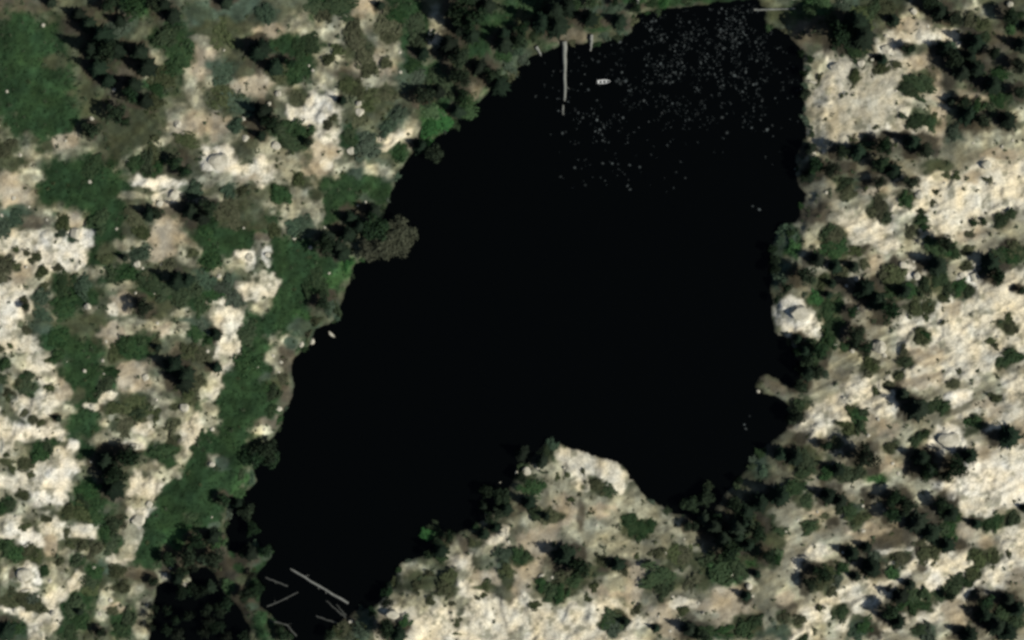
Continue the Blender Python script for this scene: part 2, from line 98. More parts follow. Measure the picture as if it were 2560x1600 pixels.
(0,3): """W 450 120 220 120;R 200 40 200 70;L 120 200 150 90;R 100 450 150 100;W 300 520 200 70;R 500 450 90 100;R 760 490 120 70;L 300 320 120 50;Y 470 600 60 100;G 850 150 200 130;O 760 300 200 90;O 750 600 150 50;G 1050 500 130 180;O 1130 420 100 100;K 1100 150 80 60;R 1330 90 110 120;W 1300 350 90 120;L 1240 530 90 90;L 1160 690 100 70;L 1330 210 130 50;G 1650 250 300 250;G 1450 600 180 200;B 1600 520 110 110;B 2230 150 60 130;G 1900 100 350 150;L 1740 370 40 70 25;O 250 650 250 90;W 260 880 110 100;L 500 830 90 70;L 480 930 60 30;R 270 1030 100 25;O 200 1130 200 100;L 60 900 60 100;K 130 870 40 60;L 520 1130 100 250 20;R 500 1240 80 200 20;L 450 1420 60 100;W 150 1230 110 50;R 300 1290 110 50;R 330 1390 60 100;E 130 1420 100 120;O 900 930 200 100;E 1000 850 200 60;K 1250 900 150 50;L 700 700 150 50;G 750 1200 180 150;O 800 1350 150 100;L 1000 1130 60 80 40;L 950 1260 50 80;L 1050 1040 40 80 35;Y 1100 1220 100 40;L 1280 1030 70 50;G 1180 1350 120 150;L 1380 1200 60 120;L 1340 1400 60 120;L 1550 920 90 80 40;L 1730 990 80 40;B 2160 1010 50 60;G 2050 550 90 90
c 1040 60 110 100;c 1560 740 60 110;c 1830 550 90 80;c 1980 520 110 60;c 1750 700 120 90;c 1650 930 80 60;c 1980 720 140 90;c 1950 1000 90 60;c 940 1420 60 50;c 740 1230 50 40;c 40 1400 110 90;c 1430 950 50 80;c 1700 850 90 50;c 2330 680 100 80;c 2290 1080 80 60
o 230 130 60;s 100 230 70;s 20 270 60;s 850 80 90;s 800 180 90;s 900 200 100;o 650 310 80;o 780 310 90;s 900 350 70;o 450 360 40;o 250 440 35;o 640 480 40;s 1060 420 80;s 1000 520 80;o 1120 400 70;s 1050 600 80;o 670 600 50;o 780 620 50;o 900 650 70;s 80 620 80;s 150 680 90;o 270 660 70;o 350 720 60;o 220 1100 100;o 100 1130 90;o 330 1170 80;e 300 1120 60;s 160 1400 80;s 700 1200 90;s 750 1330 90;s 850 950 100;s 900 880 80;o 820 1030 80;s 730 1100 80;o 1100 870 70;s 1200 1330 90;s 1150 1440 90;o 1060 1240 40;s 650 1430 80;s 1550 200 120;s 1800 180 120;s 1950 120 110;s 1500 350 100;s 1650 400 110;q 1600 540 90;s 1450 550 90;s 1380 680 80;s 2050 80 100;s 2000 250 90;s 1800 350 80;q 2240 130 60;q 2220 230 50;s 2050 350 50;e 2030 430 45;s 2050 570 70;e 1900 750 60;q 2160 1000 55;o 2290 920 60;s 2250 820 50;e 2390 1200 45;e 2390 740 55;s 420 850 50;o 560 770 40;o 1150 1010 60;s 740 760 60;s 1400 420 60;q 1780 470 50
b 260 880 100 90;b 890 825 28;b 1420 230 45;b 170 345 30;b 160 1230 40;b 1040 1140 35;b 950 1260 30;b 1300 370 80;b 1390 1190 30;b 370 1090 25;b 260 1035 60 18 -8;b 1550 910 45;b 1740 990 35;b 2090 1240 14;b 2160 1270 14;b 700 260 18;b 790 720 25;b 480 945 30;b 860 610 22;b 520 1250 40""",
(1,3): """L 1900 700 100 100 -40;K 1980 650 60 100;G 1650 520 100 50;L 1450 880 150 80;O 1550 980 150 80;L 1300 1200 120 120;W 1280 1260 90 80;L 1500 1170 150 100;R 1700 1300 250 120;L 1850 1100 150 100;O 1780 980 90 120;R 1950 780 100 80;L 2150 650 120 80;R 2300 540 90 90;L 2190 340 60 70;E 2350 700 80 70;Y 2200 900 150 60;O 2380 900 60 100;O 2150 1000 120 30;R 2200 1180 180 100;R 2200 1350 220 150;R 1930 1350 90 80;R 1600 1450 250 70;K 880 1340 80 60;E 1000 1400 80 100;O 800 1430 120 60;L 1900 900 110 60;G 40 1380 80 120;K 900 1250 60 60;R 2000 1000 150 90
c 1700 650 110 80;c 1270 1400 150 90;c 1230 1000 60 50;c 2200 120 130 100;c 2240 440 60 60;c 2130 500 60 50;c 230 1450 100 60;c 2330 260 100 80;c 2120 240 60 70
q 1610 510 55;q 1680 520 40;o 1790 620 50;s 1760 750 50;o 1810 940 80;o 1790 1030 80;o 1640 890 40;o 1520 1000 50;o 1650 1150 50;o 1850 1170 30;o 1780 1190 18;o 1900 1350 40;o 1890 1440 30;o 2080 1110 35;o 2150 1090 40;o 2160 1000 50;o 2250 1030 40;o 2380 850 60;e 2360 700 80;s 2100 620 60;s 1400 1340 50;e 130 650 50;e 110 740 40;e 1440 770 25;s 40 1350 70;e 1000 1430 60;o 780 1440 60;o 2250 1240 25;o 2330 1230 25;o 2390 1370 40;o 1300 980 50;o 2040 600 40;o 850 1400 60
b 2190 340 45;b 2190 280 28;b 2320 510 40;b 2390 580 30;b 355 1195 16;b 900 1340 35;b 1280 1260 90 70;b 2310 30 25""",
(2,3): """L 400 150 250 150;R 650 30 80 50;R 980 40 100 60;L 900 250 250 120;Y 850 270 120 80;L 960 400 80 120;L 450 370 200 100;L 150 420 120 80;L 250 600 150 90;K 640 300 40 150;L 750 520 250 120;L 1230 260 100 150 -40;L 1500 450 150 80;L 1150 650 250 80;L 1650 640 100 40;O 1600 740 180 70;O 1430 960 150 110;G 2050 850 250 100;O 1750 960 110 110;O 500 1000 250 100;O 700 850 200 60;Y 120 900 130 200;R 100 1250 150 150;L 980 980 120 60;Y 900 1040 200 60;R 750 1250 250 150;R 300 1350 200 200;L 560 1200 180 90;Y 1170 850 70 80;Y 1150 1050 80 100;R 1600 1180 130 50;Y 1450 1280 200 100;Y 2050 1100 180 80;Y 2000 1250 250 120;L 1720 1300 180 60;L 2250 1010 50 70;Y 1500 1400 150 80;E 950 1380 120 110;L 1250 1450 130 60;O 2250 1380 200 90;G 1900 1450 200 70;L 2390 1350 30 60;G 2200 500 250 300
c 2100 250 140 110;c 2230 420 140 120;c 2080 430 120 100;c 2300 200 110 90;c 2150 560 130 100;c 520 740 170 140;c 960 790 130 50;c 1640 430 50 60;c 1900 480 150 140;c 2000 650 110 90;c 1780 350 100 80;c 2380 700 60 80;c 1700 1420 130 100;c 2290 880 50 50;c 2190 1080 50 80;c 300 330 60 40;c 130 200 90 60;c 1340 1390 60 40;c 1050 1330 50 50
d 1830 170 110;d 1680 230 100;t 1850 60 75
o 790 50 90;o 830 130 50;s 900 100 60;s 1130 440 100;s 1220 470 90;s 1300 440 70;s 1100 360 70;o 1380 690 60;o 1570 730 110;o 1650 720 80;s 1400 920 110;s 1430 1000 90;o 1550 930 60;o 1730 960 80;s 2000 860 110;s 2150 850 90;q 1930 840 80;s 1850 780 90;o 480 1000 110;s 580 960 90;s 380 1050 80;s 450 1090 60;o 770 1000 45;o 700 1130 40;s 280 980 60;s 60 720 80;s 130 730 60;o 300 340 80;o 380 340 70;s 220 330 60;s 200 80 90;o 560 180 30;o 480 250 30;o 850 760 60;o 1240 670 40;o 1180 720 30;o 1140 1090 40;o 1060 880 40;o 1180 1220 50;s 900 1370 90;s 960 1300 90;e 940 1430 90;o 1350 1390 45;o 1620 1240 50;s 1800 1440 90;s 2000 1410 70;s 2200 1400 90;s 2300 1330 70;o 210 1180 40;o 1290 800 35;o 740 340 30;s 2130 470 100;s 2250 400 100;s 2370 250 90;s 2150 600 100;s 2200 700 80;s 2330 560 90;s 2050 740 80
b 1110 1370 70 35 -45;b 1450 690 20;b 270 900 45 20 -25;b 380 920 22;b 1630 560 15;b 2270 1090 25;b 1380 1290 22;b 1490 1420 25;b 2245 1000 40;b 1520 1100 25;b 800 420 22;b 1760 1160 22""",
(3,3): """W 2100 120 300 120;R 1900 230 150 50;L 1450 150 110 150;L 1100 30 200 40;L 880 180 50 80 -30;Y 450 300 80 30;L 280 450 80 120;Y 900 430 110 80;Y 1050 520 200 90;K 1150 560 200 70;L 600 600 150 60;R 450 680 120 60;L 600 720 70 50;R 280 790 50 60;E 980 690 80 30;R 1180 660 180 15 -5;O 1250 740 250 70;O 1500 720 150 90;B 1160 870 80 60;R 1650 880 200 80 -30;W 1540 920 70 80;R 1720 800 100 50 -30;K 1430 850 60 40;R 1100 1040 100 70 -35;R 760 1120 130 80;R 950 1200 150 100 -30;R 820 1310 120 50 -30;L 150 1000 100 120;Y 130 1080 80 60;K 200 1180 100 60;R 400 1270 100 80;L 550 1370 150 100;R 350 1430 100 60;E 100 1430 120 80;Y 1750 1250 150 130;R 1500 1320 90 100;L 1650 1430 90 60;R 2120 1040 130 80 -30;Y 2330 920 80 90;R 2330 600 120 150;G 2150 380 200 90;Y 2050 600 120 60;Y 1850 480 100 70;G 1750 1030 200 90;G 1700 470 120 90;O 500 950 200 100;O 2080 750 120 60;E 900 1370 120 60
c 590 150 120 110;c 1200 180 140 110;c 1120 300 90 90;c 1430 420 200 120;c 1640 230 120 130;c 1640 600 100 60;c 1800 600 70 50;c 630 420 90 50;c 900 620 70 60;c 750 680 60 110;c 930 810 110 100;c 450 850 130 90;c 350 960 80 90;c 1200 1080 100 90;c 1150 1260 120 120;c 800 900 50 60;c 2000 1120 90 100;c 2050 1300 130 150;c 2270 1150 130 100;c 1850 1440 110 70;c 1680 1080 60 50;c 1310 970 50 50;c 1930 400 60 40;c 930 170 70 60;c 60 130 90 120;c 1200 730 40 40;c 1400 650 50 50;c 2390 250 50 40;c 1000 1430 60 50;c 2200 1400 120 90
s 390 440 90;s 780 290 100;e 820 280 80;s 680 280 60;o 850 360 80;s 1700 450 90;q 1660 470 60;s 1760 350 80;s 2150 370 90;s 2300 350 80;s 2060 420 70;o 2160 590 45;o 1250 740 80;o 1450 700 90;o 1550 690 80;q 1160 870 60;s 1350 1080 90;s 1480 1070 70;s 1600 1090 80;s 1730 1040 90;s 1780 960 90;s 1880 970 60;o 1920 900 80;o 2000 760 90;o 2120 740 90;o 1950 700 70;o 500 960 90;o 560 850 70;o 600 1050 60;s 700 1250 80;o 480 1210 50;s 900 1380 100;e 850 1440 90;s 1420 1420 80;e 1500 1450 90;s 50 600 80;s 100 480 60;q 100 700 50;s 60 750 70;o 150 1290 60;o 300 1310 60;s 340 1490 60;o 420 1420 40;s 1350 1200 80;s 1460 1180 70;o 2270 700 40;o 1690 900 30;s 2200 1260 90;s 2320 1330 100;o 1160 500 20;s 250 80 100;s 350 200 80;o 520 330 50;s 700 830 70;e 650 930 60;e 1000 750 80;o 1430 590 50;s 1260 1180 60
b 160 480 22;b 280 370 20;b 890 240 25;b 1080 1050 45;b 900 480 30;b 460 300 25""",
}
GROUND, PLANTS = [], []
for (tc, tr), txt in SURVEY.items():
    for e in txt.replace("\n", ";").split(";"):
        f = e.split()
        if not f: continue
        v = [float(k) for k in f[1:]]
        x, y = 640 * tc + v[0] / 3.78, 400 * tr + v[1] / 3.78
        r1 = v[2] / 3.78; r2 = (v[3] / 3.78 if len(v) > 3 else r1); tn = v[4] if len(v) > 4 else 0.0
        (GROUND if f[0].isupper() else PLANTS).append((f[0], x, y, r1, r2, tn))

# shore of the lake, clockwise from the north-west, in units of 1/2419 of the photograph's width
SHORE = [(1205,185),(1238,142),(1268,128),(1300,120),(1322,108),(1360,104),(1400,103),(1420,98),(1440,92),(1468,84),(1490,74),(1496,50),(1508,32),(1560,18),
 (1640,10),(1720,4),(1790,-8),(1806,20),(1812,58),(1838,66),(1866,88),(1890,112),(1900,135),(1899,165),(1902,190),(1906,210),(1899,235),(1902,275),(1905,325),
 (1888,348),(1880,380),(1878,412),(1888,436),(1904,458),(1892,500),(1878,524),(1844,530),(1828,567),(1824,624),(1822,680),(1826,728),(1830,758),(1832,785),
 (1864,802),(1874,825),(1884,852),(1894,880),(1884,908),(1862,912),(1836,896),(1810,884),(1796,888),(1786,916),(1800,928),(1836,936),(1862,950),(1868,975),
 (1862,1004),(1838,1034),(1812,1052),(1790,1082),(1768,1108),(1740,1142),(1716,1160),(1694,1196),(1684,1232),(1664,1240),(1630,1222),(1592,1216),(1566,1200),
 (1536,1180),(1508,1156),(1488,1130),(1478,1106),(1460,1094),(1430,1086),(1400,1076),(1376,1068),(1350,1062),(1326,1050),(1300,1044),(1284,1056),(1264,1070),
 (1244,1092),(1224,1112),(1210,1136),(1198,1164),(1182,1188),(1162,1212),(1134,1236),(1104,1252),(1076,1262),(1048,1256),(1020,1248),(1000,1254),
 (1002,1266),(1030,1274),(1044,1290),(1020,1312),(984,1318),(950,1330),(938,1352),(930,1384),(908,1408),(892,1430),(866,1436),(838,1442),(812,1462),(796,1486),(772,1502),(760,1530),
 (760,1620),(720,1620),(690,1530),(672,1490),(640,1452),(612,1430),(616,1390),(604,1362),(616,1346),(640,1318),(642,1300),(610,1290),(580,1296),(552,1306),(540,1300),
 (540,1282),(534,1256),(538,1226),
 (546,1200),(566,1174),(590,1154),(606,1136),(600,1108),(600,1076),(640,1034),(664,1004),(668,978),(684,950),(692,920),(686,880),(690,850),(706,832),(730,822),(738,796),
 (742,776),(772,764),(800,752),(802,724),(816,690),(828,662),(832,640),(836,620),(884,608),(924,596),(930,566),(896,536),(900,514),(918,488),(924,452),(932,420),(948,396),(966,370),
 (984,346),(1012,332),(1040,316),(1062,296),(1084,276),(1112,256),(1140,230),(1168,208)]
KS = 2560.0 / 2419.0
SH = np.array([(wx(x * KS), wy(y * KS)) for x, y in SHORE])
POND = [(440,1346),(484,1338),(505,1352),(522,1392),(545,1414),(572,1444),(588,1482),(592,1530),(590,1620),(340,1620),(348,1512),(356,1470),(362,1430),(370,1388),(386,1376),(420,1388),(450,1374)]
SP = np.array([(wx(x * KS), wy(y * KS)) for x, y in POND])
# broad meadow bands (units of SHORE): cover, half width, path
LANES = [('G', 30, [(560, 1310), (620, 1315), (585, 1370), (580, 1410), (630, 1490)]), ('D', 26, [(500, 1320), (560, 1350), (560, 1410), (615, 1470)]), ('G', 50, [(345, 1300), (400, 1205), (470, 1085)]), ('G', 62, [(430, 1240), (500, 1130), (540, 1000), (590, 880), (640, 780), (690, 680), (750, 640)]),
 ('G', 34, [(250, 420), (255, 520), (240, 630), (195, 700), (190, 850), (195, 960), (205, 1050)]), ('G', 60, [(150, 440), (240, 430)]), ('O', 60, [(190, 700), (170, 780)]),
 ('G', 95, [(80, 140), (110, 250)]), ('O', 60, [(230, 60), (260, 250), (330, 330)]), ('G', 45, [(480, 520), (560, 560), (640, 560), (690, 600)]), ('G', 40, [(1090, 130), (1150, 170), (1040, 270)]),
 ('G', 40, [(780, 480), (850, 440), (880, 480)]), ('O', 40, [(330, 710), (440, 680)]),
 ('T', 34, [(1935, 165), (2100, 165)]), ('T', 40, [(1940, 250), (2185, 240)]), ('T', 30, [(1930, 312), (2160, 315)]), ('R', 24, [(1900, 1005), (2080, 930), (2200, 880)]),
 ('R', 44, [(2170, 770), (2300, 725), (2430, 680)]), ('R', 52, [(2200, 490), (2430, 430)]), ('R', 26, [(2010, 540), (2150, 495)]), ('W', 52, [(2285, 1150), (2420, 1105)]), ('R', 40, [(2250, 860), (2430, 790)]),
 ('R', 22, [(2060, 1480), (2130, 1440), (2200, 1415)]), ('R', 20, [(2260, 1395), (2420, 1325)]), ('R', 20, [(1950, 1445), (2040, 1390)]), ('R', 20, [(2110, 1350), (2250, 1290)]),
 ('R', 42, [(930, 1490), (1100, 1495), (1260, 1490), (1400, 1475), (1500, 1490)]), ('R', 26, [(1330, 1085), (1400, 1100), (1460, 1125)]), ('Y', 30, [(1250, 1300), (1330, 1200)]), ('B', 28, [(1690, 1352), (1760, 1345)]),
 ('E', 12, [(1850, 540), (1834, 600), (1836, 680)]), ('R', 15, [(95, 1515), (150, 1430), (195, 1365)]), ('G', 30, [(1700, 1290), (1740, 1330)]), ('R', 26, [(283, 1315), (318, 1240), (355, 1160)]), ('R', 17, [(370, 1140), (440, 1050), (470, 1000)]), ('R', 20, [(500, 930), (530, 880), (545, 800), (535, 750)])]
# ---------------------------------------------------------------- ground sheet
def axis(half, step, far):
    inner = np.arange(-half, half + step * 0.5, step); out = []; s = step; v = half
    while v < far:
        s *= 1.55; v += s; out.append(v)
    out = np.array(out); return np.concatenate([-out[::-1], inner, out])
GX, GY = axis(184.0, 0.47, 2600.0), axis(124.0, 0.47, 2600.0)
NX, NY = len(GX), len(GY)
X, Y = np.meshgrid(GX, GY)
def shore_distance(x, y):
    """metres to the shore, positive on land"""
    d2 = np.full(x.shape, 1e12); ins = np.zeros(x.shape, bool)
    for (ax, ay), (bx, by) in [(q[i], q[(i + 1) % len(q)]) for q in (SH, SP) for i in range(len(q))]:
        ex, ey = bx - ax, by - ay; L = ex * ex + ey * ey + 1e-9
        t = np.clip(((x - ax) * ex + (y - ay) * ey) / L, 0, 1)
        d2 = np.minimum(d2, (x - ax - t * ex) ** 2 + (y - ay - t * ey) ** 2)
        cross = (ay > y) != (by > y)
        ins ^= cross & (x < ex * (y - ay) / (ey if abs(ey) > 1e-9 else 1e-9) + ax)
    return np.where(ins, -1, 1) * np.sqrt(d2)
SD = shore_distance(X, Y) + 0.9 * fbm(X / 3.2, Y / 3.2, 71, 3)
PXX, PYY = X / PX + 1280.0, 800.0 - Y / PX          # the survey's units
WU = 16 * fbm(PXX / 55, PYY / 55, 5, 3) + 7 * vnoise(PXX / 14, PYY / 14, 9)
WV = 16 * fbm(PXX / 55, PYY / 55, 25, 3) + 7 * vnoise(PXX / 14, PYY / 14, 29)
RAG = fbm(PXX / 26, PYY / 26, 45, 4, 0.6)
COVER = {  # albedo, mottling, rockiness, grassiness
 'W': ((.645, .605, .495), .13, 1.0, 0), 'R': ((.56, .515, .395), .26, 1.0, 0), 'L': ((.250, .243, .170), 1.0, .45, .1), 'Y': ((.295, .255, .180), .6, .2, 0),
 'K': ((.080, .072, .050), .6, .1, .1), 'G': ((.017, .038, .015), .55, 0, 1.0), 'B': ((.030, .070, .024), .45, 0, 1.0), 'O': ((.044, .052, .028), .55, 0, .6),
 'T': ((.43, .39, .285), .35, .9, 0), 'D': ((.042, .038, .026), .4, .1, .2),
 'E': ((.042, .060, .040), .6, .1, .6)}
base_n = fbm(PXX / 70, PYY / 70, 101, 4)
ALB = np.empty(X.shape + (3,)); ALB[...] = (.072, .080, .050)
east = np.clip(sstep(1880, 2100, PXX) * sstep(330, 480, PYY + .12 * (PXX - 2200)) + .5 * sstep(1150, 1300, PYY) * sstep(1150, 1400, PXX), 0, 1)
ALB += (np.array((.255, .235, .170)) - ALB) * (.75 * east)[..., None]
MOT = np.full(X.shape, .75); ROCK = np.full(X.shape, .25); GRASS = np.full(X.shape, .35)
BANDS = []
for code, rad, pts in LANES:
    for (ax, ay), (bx, by) in zip(pts, pts[1:]):
        n = max(1, int(math.hypot(bx - ax, by - ay) / (rad * .6)))
        for k in range(n + 1):
            t = k / n; BANDS.append((code, (ax + (bx - ax) * t) * KS, (ay + (by - ay) * t) * KS, rad * KS, rad * KS, 0.0))
UNDER = [({'o': 'O', 's': 'G' if x < 1100 else 'O', 'e': 'E', 'q': 'B'}[c_], x, y, 1.0 * r1, .85 * r1, t_) for c_, x, y, r1, r2, t_ in PLANTS if c_ in 'soeq' and (x < 1000 or r1 > 14)]
STAND_SHADE = [('D', x, y, 1.05 * r1, 1.05 * r2, 0.0) for c_, x, y, r1, r2, t_ in PLANTS if c_ == 'c']  # shade of each dark tree stand, painted into the ground colour
for code, x, y, r1, r2, tn in sorted([g for g in GROUND if g[3] * g[4] > 900], key=lambda g: -g[3] * g[4]) + BANDS + sorted([g for g in GROUND if g[3] * g[4] <= 900], key=lambda g: -g[3] * g[4]) + UNDER + STAND_SHADE:
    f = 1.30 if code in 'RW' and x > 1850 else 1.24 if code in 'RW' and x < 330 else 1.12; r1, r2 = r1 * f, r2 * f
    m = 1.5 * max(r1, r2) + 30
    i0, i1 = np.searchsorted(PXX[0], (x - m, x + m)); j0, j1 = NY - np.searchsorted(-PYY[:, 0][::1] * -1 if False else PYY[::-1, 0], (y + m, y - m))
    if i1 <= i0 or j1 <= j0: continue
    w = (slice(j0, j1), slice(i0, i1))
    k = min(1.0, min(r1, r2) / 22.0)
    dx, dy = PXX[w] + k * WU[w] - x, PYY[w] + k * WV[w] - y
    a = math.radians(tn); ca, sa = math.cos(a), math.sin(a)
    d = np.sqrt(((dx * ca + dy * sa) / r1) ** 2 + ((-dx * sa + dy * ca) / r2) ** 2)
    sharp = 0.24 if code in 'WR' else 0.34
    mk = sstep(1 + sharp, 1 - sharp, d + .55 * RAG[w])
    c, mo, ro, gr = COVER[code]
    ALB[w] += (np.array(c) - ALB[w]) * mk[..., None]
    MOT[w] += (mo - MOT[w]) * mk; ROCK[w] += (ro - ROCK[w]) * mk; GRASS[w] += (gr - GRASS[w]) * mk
# worn relief: bedding ridges on the eastern slopes, rough blocks elsewhere
ba = math.radians(24); bu, bv = X * math.cos(ba) + Y * math.sin(ba), -X * math.sin(ba) + Y * math.cos(ba)
bed = fbm(bu / 9.0, bv / 1.5, 131, 4)
spot = fbm(X / 2.1, Y / 2.1, 151, 3, .6); patch = fbm(X / 5.5, Y / 5.5, 161, 4, .55)
mott = (.75 * spot + .6 * patch) * (1 - .55 * east) + .75 * bed * east
ALB *= (2.0 ** (1.9 * MOT * mott))[..., None]
tint = fbm(X / 4.0, Y / 4.0, 171, 3)
ALB[..., 0] *= 1 + .09 * tint; ALB[..., 2] *= 1 - .16 * tint
thin = sstep(.16, .42, fbm(X / 2.4, Y / 2.4, 181, 4, .6)) * (ROCK > .3) * .75     # turf grown into the joints of the rock
ALB += (np.array((.075, .085, .05)) - ALB) * (thin * sstep(.3, .9, ROCK) * .8)[..., None]
away = sstep(2, 26, np.maximum(np.abs(X) - 184, np.abs(Y) - 124))     # the country beyond, in broad strokes
far_c = np.array((.115, .118, .080)) * (1 + .35 * fbm(X / 260, Y / 260, 191, 3))[..., None]
ALB += (far_c - ALB) * away[..., None]; ROCK *= 1 - away; GRASS *= 1 - away
np.clip(ALB, .008, .72, out=ALB)
land = np.clip(SD, 0, None); lake = np.clip(-SD, 0, None)
H = .12 + 1.5 * (1 - np.exp(-land / 3.5)) + 3.0 * (1 - np.exp(-land / 45.0)) + .02 * np.minimum(land, 200)
rough = sstep(0, 6, land)
H += rough * (2.6 * fbm(X / 38, Y / 38, 201, 3) + .9 * fbm(X / 9, Y / 9, 211, 3)) * (1 - away)
H += rough * ROCK * (.6 * sstep(.0, .35, fbm(X / 6.5, Y / 6.5, 221, 3)) + .22 * fbm(X / 1.8, Y / 1.8, 231, 3, .6) + .55 * bed * east)
H += rough * (1 - away) * .10 * fbm(X / 1.1, Y / 1.1, 241, 2) + rough * GRASS * .28 * fbm(X / 2.2, Y / 2.2, 251, 3)
H = np.where(SD > 0, np.maximum(H, .1 + .02 * land), -.15 - np.minimum(lake * .09, 3.0))
inlet = sstep(1380, 1440, PYY) * sstep(1000, 900, PXX)
H = np.where(SD < 0, H * (1 - inlet) + np.maximum(H, -.5) * inlet, H)
wet = sstep(.9, .1, np.abs(SD))
ALB *= (1 - .45 * wet)[..., None]                                  # damp soil along the waterline
ALB[SD < -.2] = (.012, .013, .010)                                 # lake mud
def hgt(x, y):
    i = int(np.clip(np.searchsorted(GX, x) - 1, 0, NX - 2)); j = int(np.clip(np.searchsorted(GY, y) - 1, 0, NY - 2))
    u = (x - GX[i]) / (GX[i + 1] - GX[i]); v = (y - GY[j]) / (GY[j + 1] - GY[j])
    return float((H[j, i] * (1 - u) + H[j, i + 1] * u) * (1 - v) + (H[j + 1, i] * (1 - u) + H[j + 1, i + 1] * u) * v)
def hgts(x, y):
    i = np.clip(np.searchsorted(GX, x) - 1, 0, NX - 2); j = np.clip(np.searchsorted(GY, y) - 1, 0, NY - 2)
    u = (x - GX[i]) / (GX[i + 1] - GX[i]); v = (y - GY[j]) / (GY[j + 1] - GY[j])
    return (H[j, i] * (1 - u) + H[j, i + 1] * u) * (1 - v) + (H[j + 1, i] * (1 - u) + H[j + 1, i + 1] * u) * v, j, i

def np_mesh(name, co, faces, smooth=False):
    """faces: (n, k) integer array"""
    me = bpy.data.meshes.new(name); co = np.asarray(co, np.float32); faces = np.asarray(faces, np.int32)
    n, k = faces.shape
    me.vertices.add(len(co)); me.vertices.foreach_set("co", co.ravel())
    me.loops.add(n * k); me.loops.foreach_set("vertex_index", faces.ravel())
    me.polygons.add(n); me.polygons.foreach_set("loop_start", np.arange(0, n * k, k, dtype=np.int32))
    if smooth: me.polygons.foreach_set("use_smooth", np.ones(n, bool))
    me.update(calc_edges=True); return me
def link(name, data, parent=None):
    o = bpy.data.objects.new(name, data); C.objects.link(o)
    if parent: o.parent = parent
    return o

# ---------------------------------------------------------------- materials
def mat(name):
    m = bpy.data.materials.new(name); m.use_nodes = True
    t = m.node_tree; return m, t, t.nodes["Principled BSDF"]
def node(t, kind, **kw):
    n = t.nodes.new(kind)
    for k, v in kw.items():
        if k in n.inputs: n.inputs[k].default_value = v
        else: setattr(n, k, v)
    return n
def mixc(t, fac, a, b, blend='MIX'):
    n = t.nodes.new("ShaderNodeMix"); n.data_type = 'RGBA'; n.blend_type = blend
    for s, v in ((0, fac), (6, a), (7, b)):
        if hasattr(v, "is_output"): t.links.new(v, n.inputs[s])
        elif v is not None: n.inputs[s].default_value = v if s == 0 else (*v, 1)
    return n.outputs[2]
def mapr(t, src, a, b, c=0.0, d=1.0):
    n = t.nodes.new("ShaderNodeMapRange"); t.links.new(src, n.inputs[0])
    for i, v in enumerate((a, b, c, d)): n.inputs[i + 1].default_value = v
    return n.outputs[0]

def ground_material():
    m, t, p = mat("ground"); L = t.links.new
    tc = node(t, "ShaderNodeNewGeometry"); pos = tc.outputs["Position"]
    at = node(t, "ShaderNodeAttribute", attribute_name="cover"); rk = node(t, "ShaderNodeAttribute", attribute_name="rock")
    def nz(scale, det=4, rough=.6):
        n = node(t, "ShaderNodeTexNoise", Scale=scale, Detail=det, Roughness=rough); L(pos, n.inputs["Vector"]); return n.outputs[0]
    fine = mapr(t, nz(1.9, 5, .7), .3, .7, .74, 1.26)
    col = mixc(t, 1.0, at.outputs["Color"], None, 'MULTIPLY'); mx = col.node
    L(fine, mx.inputs[7])
    vor = node(t, "ShaderNodeTexVoronoi", feature='DISTANCE_TO_EDGE', Scale=.33)
    wr = node(t, "ShaderNodeTexNoise", Scale=.5, Detail=3); L(pos, wr.inputs["Vector"])
    wadd = node(t, "ShaderNodeVectorMath", operation='MULTIPLY_ADD'); L(wr.outputs["Color"], wadd.inputs[0]); wadd.inputs[1].default_value = (3, 3, 3); L(pos, wadd.inputs[2])
    L(wadd.outputs[0], vor.inputs["Vector"])
    crack = mapr(t, vor.outputs["Distance"], .015, .07, 1, 0)
    k = node(t, "ShaderNodeMath", operation='MULTIPLY'); L(crack, k.inputs[0]); L(mapr(t, rk.outputs["Fac"], .55, .95, 0, .36), k.inputs[1])
    col = mixc(t, k.outputs[0], col, (.12, .115, .075))
    L(col, p.inputs["Base Color"]); p.inputs["Roughness"].default_value = .95; p.inputs["Specular IOR Level"].default_value = .12
    b = node(t, "ShaderNodeBump", Strength=.45, Distance=.25); L(nz(2.6, 5, .65), b.inputs["Height"])
    L(b.outputs[0], p.inputs["Normal"]); return m
def leaf_material(name, c1, c2, jitter=.25, scale=.9):
    m, t, p = mat(name); L = t.links.new
    geo = node(t, "ShaderNodeNewGeometry"); n = node(t, "ShaderNodeTexNoise", Scale=scale, Detail=3, Roughness=.65); L(geo.outputs["Position"], n.inputs["Vector"])
    col = mixc(t, mapr(t, n.outputs[0], .36, .64), c1, c2)
    oi = node(t, "ShaderNodeObjectInfo")
    hs = node(t, "ShaderNodeHueSaturation"); L(col, hs.inputs["Color"])
    L(mapr(t, oi.outputs["Random"], 0, 1, 1 - jitter, 1 + jitter), hs.inputs["Value"])
    ml = node(t, "ShaderNodeMath", operation='MULTIPLY'); L(oi.outputs["Random"], ml.inputs[0]); ml.inputs[1].default_value = 7.31
    fr = node(t, "ShaderNodeMath", operation='FRACT'); L(ml.outputs[0], fr.inputs[0])
    L(mapr(t, fr.outputs[0], 0, 1, .475, .52), hs.inputs["Hue"]); L(mapr(t, fr.outputs[0], 0, 1, .8, 1.15), hs.inputs["Saturation"])
    L(hs.outputs[0], p.inputs["Base Color"]); p.inputs["Roughness"].default_value = .85; p.inputs["Specular IOR Level"].default_value = .08
    return m
